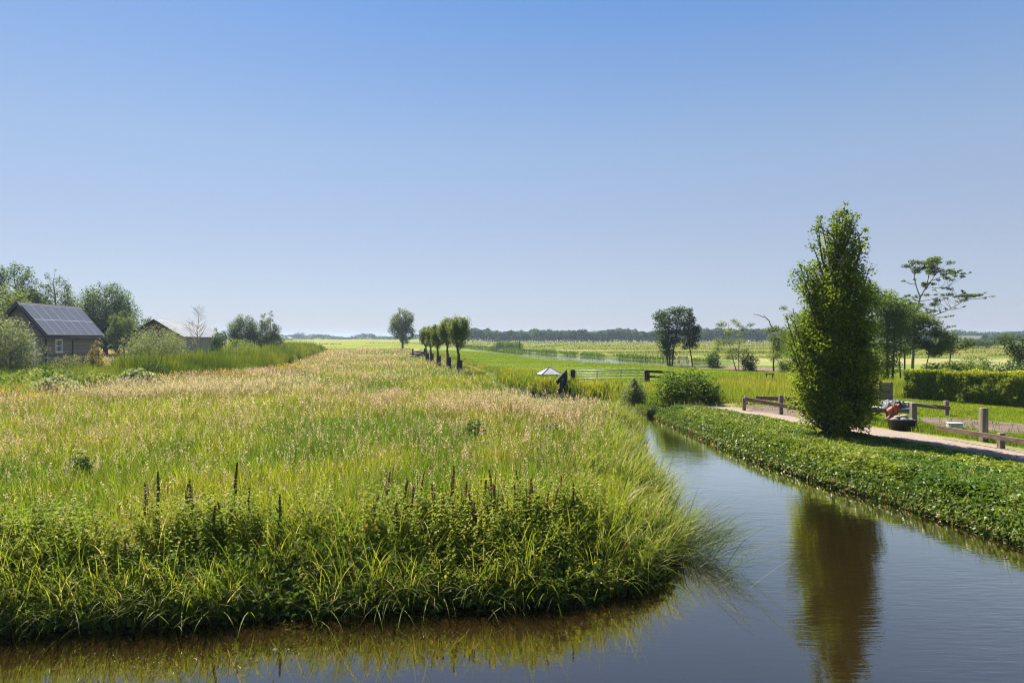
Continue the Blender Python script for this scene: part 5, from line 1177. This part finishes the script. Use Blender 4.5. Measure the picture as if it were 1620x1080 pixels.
def make_heap():
    # boards stacked on bearers, a dark tarpaulin thrown over the end, orange netting hung down its side
    Yh = 24.2; x = wx(1404, Yh); z = .53
    t = thing('board_stack', 'pale weathered boards stacked under the dark tarpaulin', 'stack', (x, Yh, z), R_(-8))
    for s in (-.7, .1): MB().box((s, 0, .16), (.12, .7, .32)).build('bearer', M['post_wood'], t)
    for k in range(3):
        for j in range(3): MB().box((-.12 + .05 * ((k + j) % 3), -.23 + j * .23, .345 + k * .062), (1.5 - .06 * j, .2, .05), Matrix.Rotation(R_(1.5 * (j - 1)), 3, 'Z')).build('board', M['concrete'] if k == 2 else M['post_wood'], t)
    def drape(f, nu, nv):
        V = [f(i / (nu - 1), j / (nv - 1)) for i in range(nu) for j in range(nv)]
        return MB().add(V, [(i * nv + j, (i + 1) * nv + j, (i + 1) * nv + j + 1, i * nv + j + 1) for i in range(nu - 1) for j in range(nv - 1)])
    def cloth(name, mb, mat, label, cat, loc):
        o = mb.build(name, mat, None, smooth=True); o.location = loc
        s = o.modifiers.new('thick', 'SOLIDIFY'); s.thickness = .012
        tag(o, label, cat); return o
    def f1(u, v):
        a, b = (u - .5) * .85, (v - .5) * .7; e = max(abs(u - .5), abs(v - .5)) * 2
        return (a, b, .50 + .16 * max(0, 1 - (a * 1.6) ** 2 - (b * 1.9) ** 2) + .09 * abs(math.sin(7 * u + 5 * v)) * (.4 + e) - .05 * abs(math.sin(13 * v - 6 * u + 1)) + .03 * math.sin(31 * u + 9 * v) - .22 * max(0, e - .7) / .3)
    cloth('tarpaulin', drape(f1, 22, 18), M['tarp'], 'crumpled dark grey tarpaulin heaped over the board stack', 'tarpaulin', (x + .18, Yh - .05, z + .04))
    def f2(u, v):
        a = (u - .5) * (.30 + .10 * v); d = v
        return (a + .16 * (1 - v) + .05 * math.sin(12 * v + 3 * u), -.30 - .06 * v + .05 * math.sin(15 * u + 5 * v), .56 - .56 * d + .05 * abs(math.sin(9 * u + 4 * v)))
    cloth('orange_netting', drape(f2, 18, 22), M['orange'], 'bright orange plastic netting hanging down from the tarpaulin heap', 'netting', (wx(1404, 23.8), Yh - .3, z + .06))
    o = MB().tube([(0, 0, 0), (.35, -.1, .01), (.8, -.3, -.06), (1.0, -.4, -.12)], .02, 6).build('iron_bar', M['aluminium'], None, smooth=True)
    o.location = (x + .42, Yh - .15, z + .66); tag(o, 'thin pale metal bar sticking out of the tarpaulin heap', 'bar')
make_heap()
Yb = 22.0
MB_ = MB().box((0, 0, .09), (.40, .22, .20)).box((0, 0, .20), (.44, .26, .03)); o = MB_.build('concrete_block', M['concrete'], None, bevel=.012)
o.location = (wx(1510, Yb), Yb, .53); o.rotation_euler = (0, 0, R_(-14)); tag(o, 'pale grey block lying on the grass behind the plank rail', 'block')
Yk = 31.4; t = thing('garden_screen', 'brown board screen standing between the hornbeam and the clipped hedge', 'screen', (wx(1401, Yk), Yk, .53), R_(-18))
MB().box((0, 0, .45), (.5, .05, .72)).build('boards', M['brown_panel'], t)
for s in (-1, 1): MB().box((s * .25, 0, .42), (.09, .09, .98)).build('post', M['post_wood'], t, bevel=.01)
MB().box((0, 0, .85), (.41, .07, .06)).build('rail', M['post_wood'], t)
Yr = 43.0; t = thing('low_rack', 'small dark frame of two legs and a crossbar standing alone in the tall grass', 'rack', (wx(1217.5, Yr), Yr, .5))
for s in (-1, 1): MB().bar((s * .21, 0, -.2), (s * .19, 0, .66), .05, .05).build('leg', M['dark_wood'], t)
MB().box((0, 0, .68), (.54, .08, .05)).build('crossbar', M['dark_wood'], t)
Yc = 76.5; t = thing('garden_bench', 'pale wooden bench between the two dark alders by the dug bed', 'bench', (wx(1081, Yc), Yc, .5), R_(8))
for k in range(3): MB().box((0, -.15 + k * .15, .44), (1.15, .12, .04)).build('slat', M['concrete'], t)
for k in range(2): MB().box((0, .27, .62 + k * .18), (1.15, .035, .11)).build('backrest', M['concrete'], t)
for s in (-1, 1): MB().box((s * .5, -.15, .21), (.07, .07, .42)).build('leg', M['post_wood'], t)
for s in (-1, 1): MB().box((s * .5, .245, .42), (.07, .06, .84)).build('leg', M['post_wood'], t)
t = MB().tube([(0, 0, -.3), (.03, 0, 1.0), (.02, 0, 2.0)], [.14, .13, .12], 7).build('wooden_stake', M['dark_wood'], None); t.location = (wx(822, 175), 175, .5); tag(t, 'lone dark stake on the bank of the far canal', 'stake')
o = MB().lump((0, 0, 0), (.5, .3, .24), 9, amp=.15).build('boulder', M['stone'], None, smooth=True); o.location = (wx(1571, 46), 46, 1.08); o.location.z = .68; tag(o, 'pale rounded boulder in the rough grass over the hedge', 'boulder')
# brushwood pile past the last pollard
Yw = 100.0; xw = wx(662, Yw); t = thing('brushwood_pile', 'heap of cut branches and logs past the far end of the pollard row', 'pile', (xw, Yw, .5))
for k in range(16):
    a = random.uniform(-.5, .5); l = random.uniform(.8, 1.9); z = random.uniform(.12, .85); cx_ = random.uniform(-.8, .8) * (1.1 - z * .6); yy = random.uniform(-.5, .5)
    MB().tube([(cx_ - l / 2 * math.cos(a), yy - l / 2 * math.sin(a), z - random.uniform(-.1, .15)), (cx_, yy, z), (cx_ + l / 2 * math.cos(a), yy + l / 2 * math.sin(a), z + random.uniform(-.2, .1))], [.10, .09, .07], 7).build('log', M['pale_bark'] if k % 2 else M['bark'], t, smooth=True)
for dx, h in ((-.75, 1.3), (.95, 1.35)):
    MB().tube([(dx, -.6, -.2), (dx + .02, -.6, h)], .11, 7).build('stake', M['dark_wood'], t)

# ------------------------------------------------------------------ dock plants with ripe seed spikes
def dock(px, ytop, Y, label, group, dark=False, lean=0.0, seed=0):
    rg = np.random.default_rng(seed); Y = (9.35 if dark else 9.6) + (800 - ytop) * .012 + .4 * rg.random(); ytop += -6; x = wx(px, Y); zb = float(ground_z(np.array([x]), np.array([Y]))[0]); H = wz(ytop, Y) - zb
    t = thing('dock_plant', label, 'plant', (x, Y, zb), 0, group)
    ax = lambda f: np.stack([lean * H * f ** 1.5 + .012 * np.sin(f * 6 + seed), .01 * np.sin(f * 5 + 2 * seed), H * f], -1)
    MB().tube([tuple(p) for p in ax(np.linspace(0, 1, 7))], [.008 * (1.1 - .6 * f) for f in np.linspace(0, 1, 7)], 6).build('stem', M['dock_stem'], t, smooth=True)
    n = int(rg.uniform(380, 760)); lean += rg.normal(0, .075); f0 = rg.uniform(.42, .70); f = f0 + (1 - f0) * rg.random(n); whorl = np.round(f * H / .045) * .045 / H; f = np.clip(np.where(rg.random(n) < .9, whorl + rg.normal(0, .008, n), f), f0, 1)
    r = (rg.uniform(.020, .031) * (1.15 - .75 * (f - .36) / .64)) * np.sqrt(rg.random(n)) ; a = rg.uniform(0, 6.28, n)
    P = ax(f) + np.stack([r * np.cos(a), r * np.sin(a), rg.normal(0, .004, n)], -1)
    col = (.12, .135, .04) if dark else (.26, .155, .075)
    V, Q, C = leaf_quads(P, rg.uniform(.015, .027, n), cvar(col, n, .3), up=0, elong=.8); mesh_np('seed_spike', V, Q, M['spike'], C, t)
    m = 16; f = rg.uniform(.05, .6, m); a = rg.uniform(0, 6.28, m)
    b = Bag(); p = ax(f); c = cvar((.06, .115, .018) if rg.random() < .7 else (.14, .12, .03), m)
    b.add(make_blades(p[:, 0], p[:, 1], p[:, 2], rg.uniform(.12, .24, m), rg.uniform(.025, .05, m), a, rg.uniform(.5, .9, m), rg.uniform(.5, 1.2, m), 4, c, c))
    b.build('leaves', M['leaf'], t)
M['dock_stem'] = noisy('dock_stem', (.06, .045, .02), (.14, .10, .04), 20, .7, .1)
LB, LD = 'brown dock seed spike standing among others in the near bank grass', 'dark green dock spike standing among others in the near bank grass'
GBn, GD = 'brown dock spikes in the bank grass', 'green dock spikes in the bank grass'
for i, (px, py, Y, ln) in enumerate([(613, 752, 10.6, 0), (638, 764, 10.4, .05), (650, 774, 10.5, .06), (712, 742, 10.7, .02), (729, 768, 10.5, 0), (743, 782, 10.0, .01), (757, 786, 10.1, 0), (769, 764, 10.4, .01), (786, 772, 10.3, .03), (801, 790, 10.2, .01), (822, 748, 10.9, 0), (832, 762, 10.6, .01), (861, 786, 10.3, .03), (875, 778, 10.5, .03), (890, 758, 10.8, .08), (907, 770, 10.4, .09), (695, 790, 10.2, 0), (674, 800, 10.3, 0), (748, 800, 9.9, 0), (625, 800, 10, .02), (662, 752, 10, -.02), (723, 800, 10, 0), (781, 748, 10, .02), (812, 774, 10, .04), (846, 772, 10, .05), (690, 770, 10, -.03), (590, 790, 10, .02)]):
    dock(px, py, Y, LB, GBn, False, ln, i)
for i, (px, py, Y, ln) in enumerate([(233, 770, 10.3, 0), (249, 752, 10.5, .01), (293, 772, 10.4, 0), (303, 764, 10.6, .02), (336, 806, 10.2, .05), (373, 738, 10.9, 0), (393, 776, 10.5, .01), (355, 800, 10.3, 0), (441, 788, 10.3, .01)]):
    dock(px, py, Y, LD, GD, True, ln, 40 + i)
tall_thistle = [(566, 668, 13.6, 'tall thin green thistle stem, first of two rising from the mid meadow'), (612, 700, 12.8, 'tall thin green thistle stem, nearer of two in the mid meadow')]
def tuft(px, py, Y, r, label):
    x = wx(px, Y); z = float(ground_z(np.array([x]), np.array([Y]))[0]); n = 420
    a = rng.uniform(0, 6.28, n); q = r * np.sqrt(rng.random(n)); c = cvar((.028, .075, .012), n)
    V, Q, C = leaf_quads(np.stack([q * np.cos(a), q * np.sin(a), rng.uniform(.15, .72, n) * (1 - .4 * q / r)], 1), .09, c, up=.3, elong=.45)
    o = mesh_np('leafy_weed', V, Q, M['leaf'], C); o.location = (x, Y, z); tag(o, label, 'plant')
tuft(128, 768, 14.0, .22, 'dark green leafy weed standing alone in the bright meadow grass')
tuft(875, 690, 19.0, .35, 'dark leafy weed clump in the meadow not far from the canal edge')
tuft(752, 690, 19.5, .3, 'dark leafy weed clump in the middle of the hay meadow')
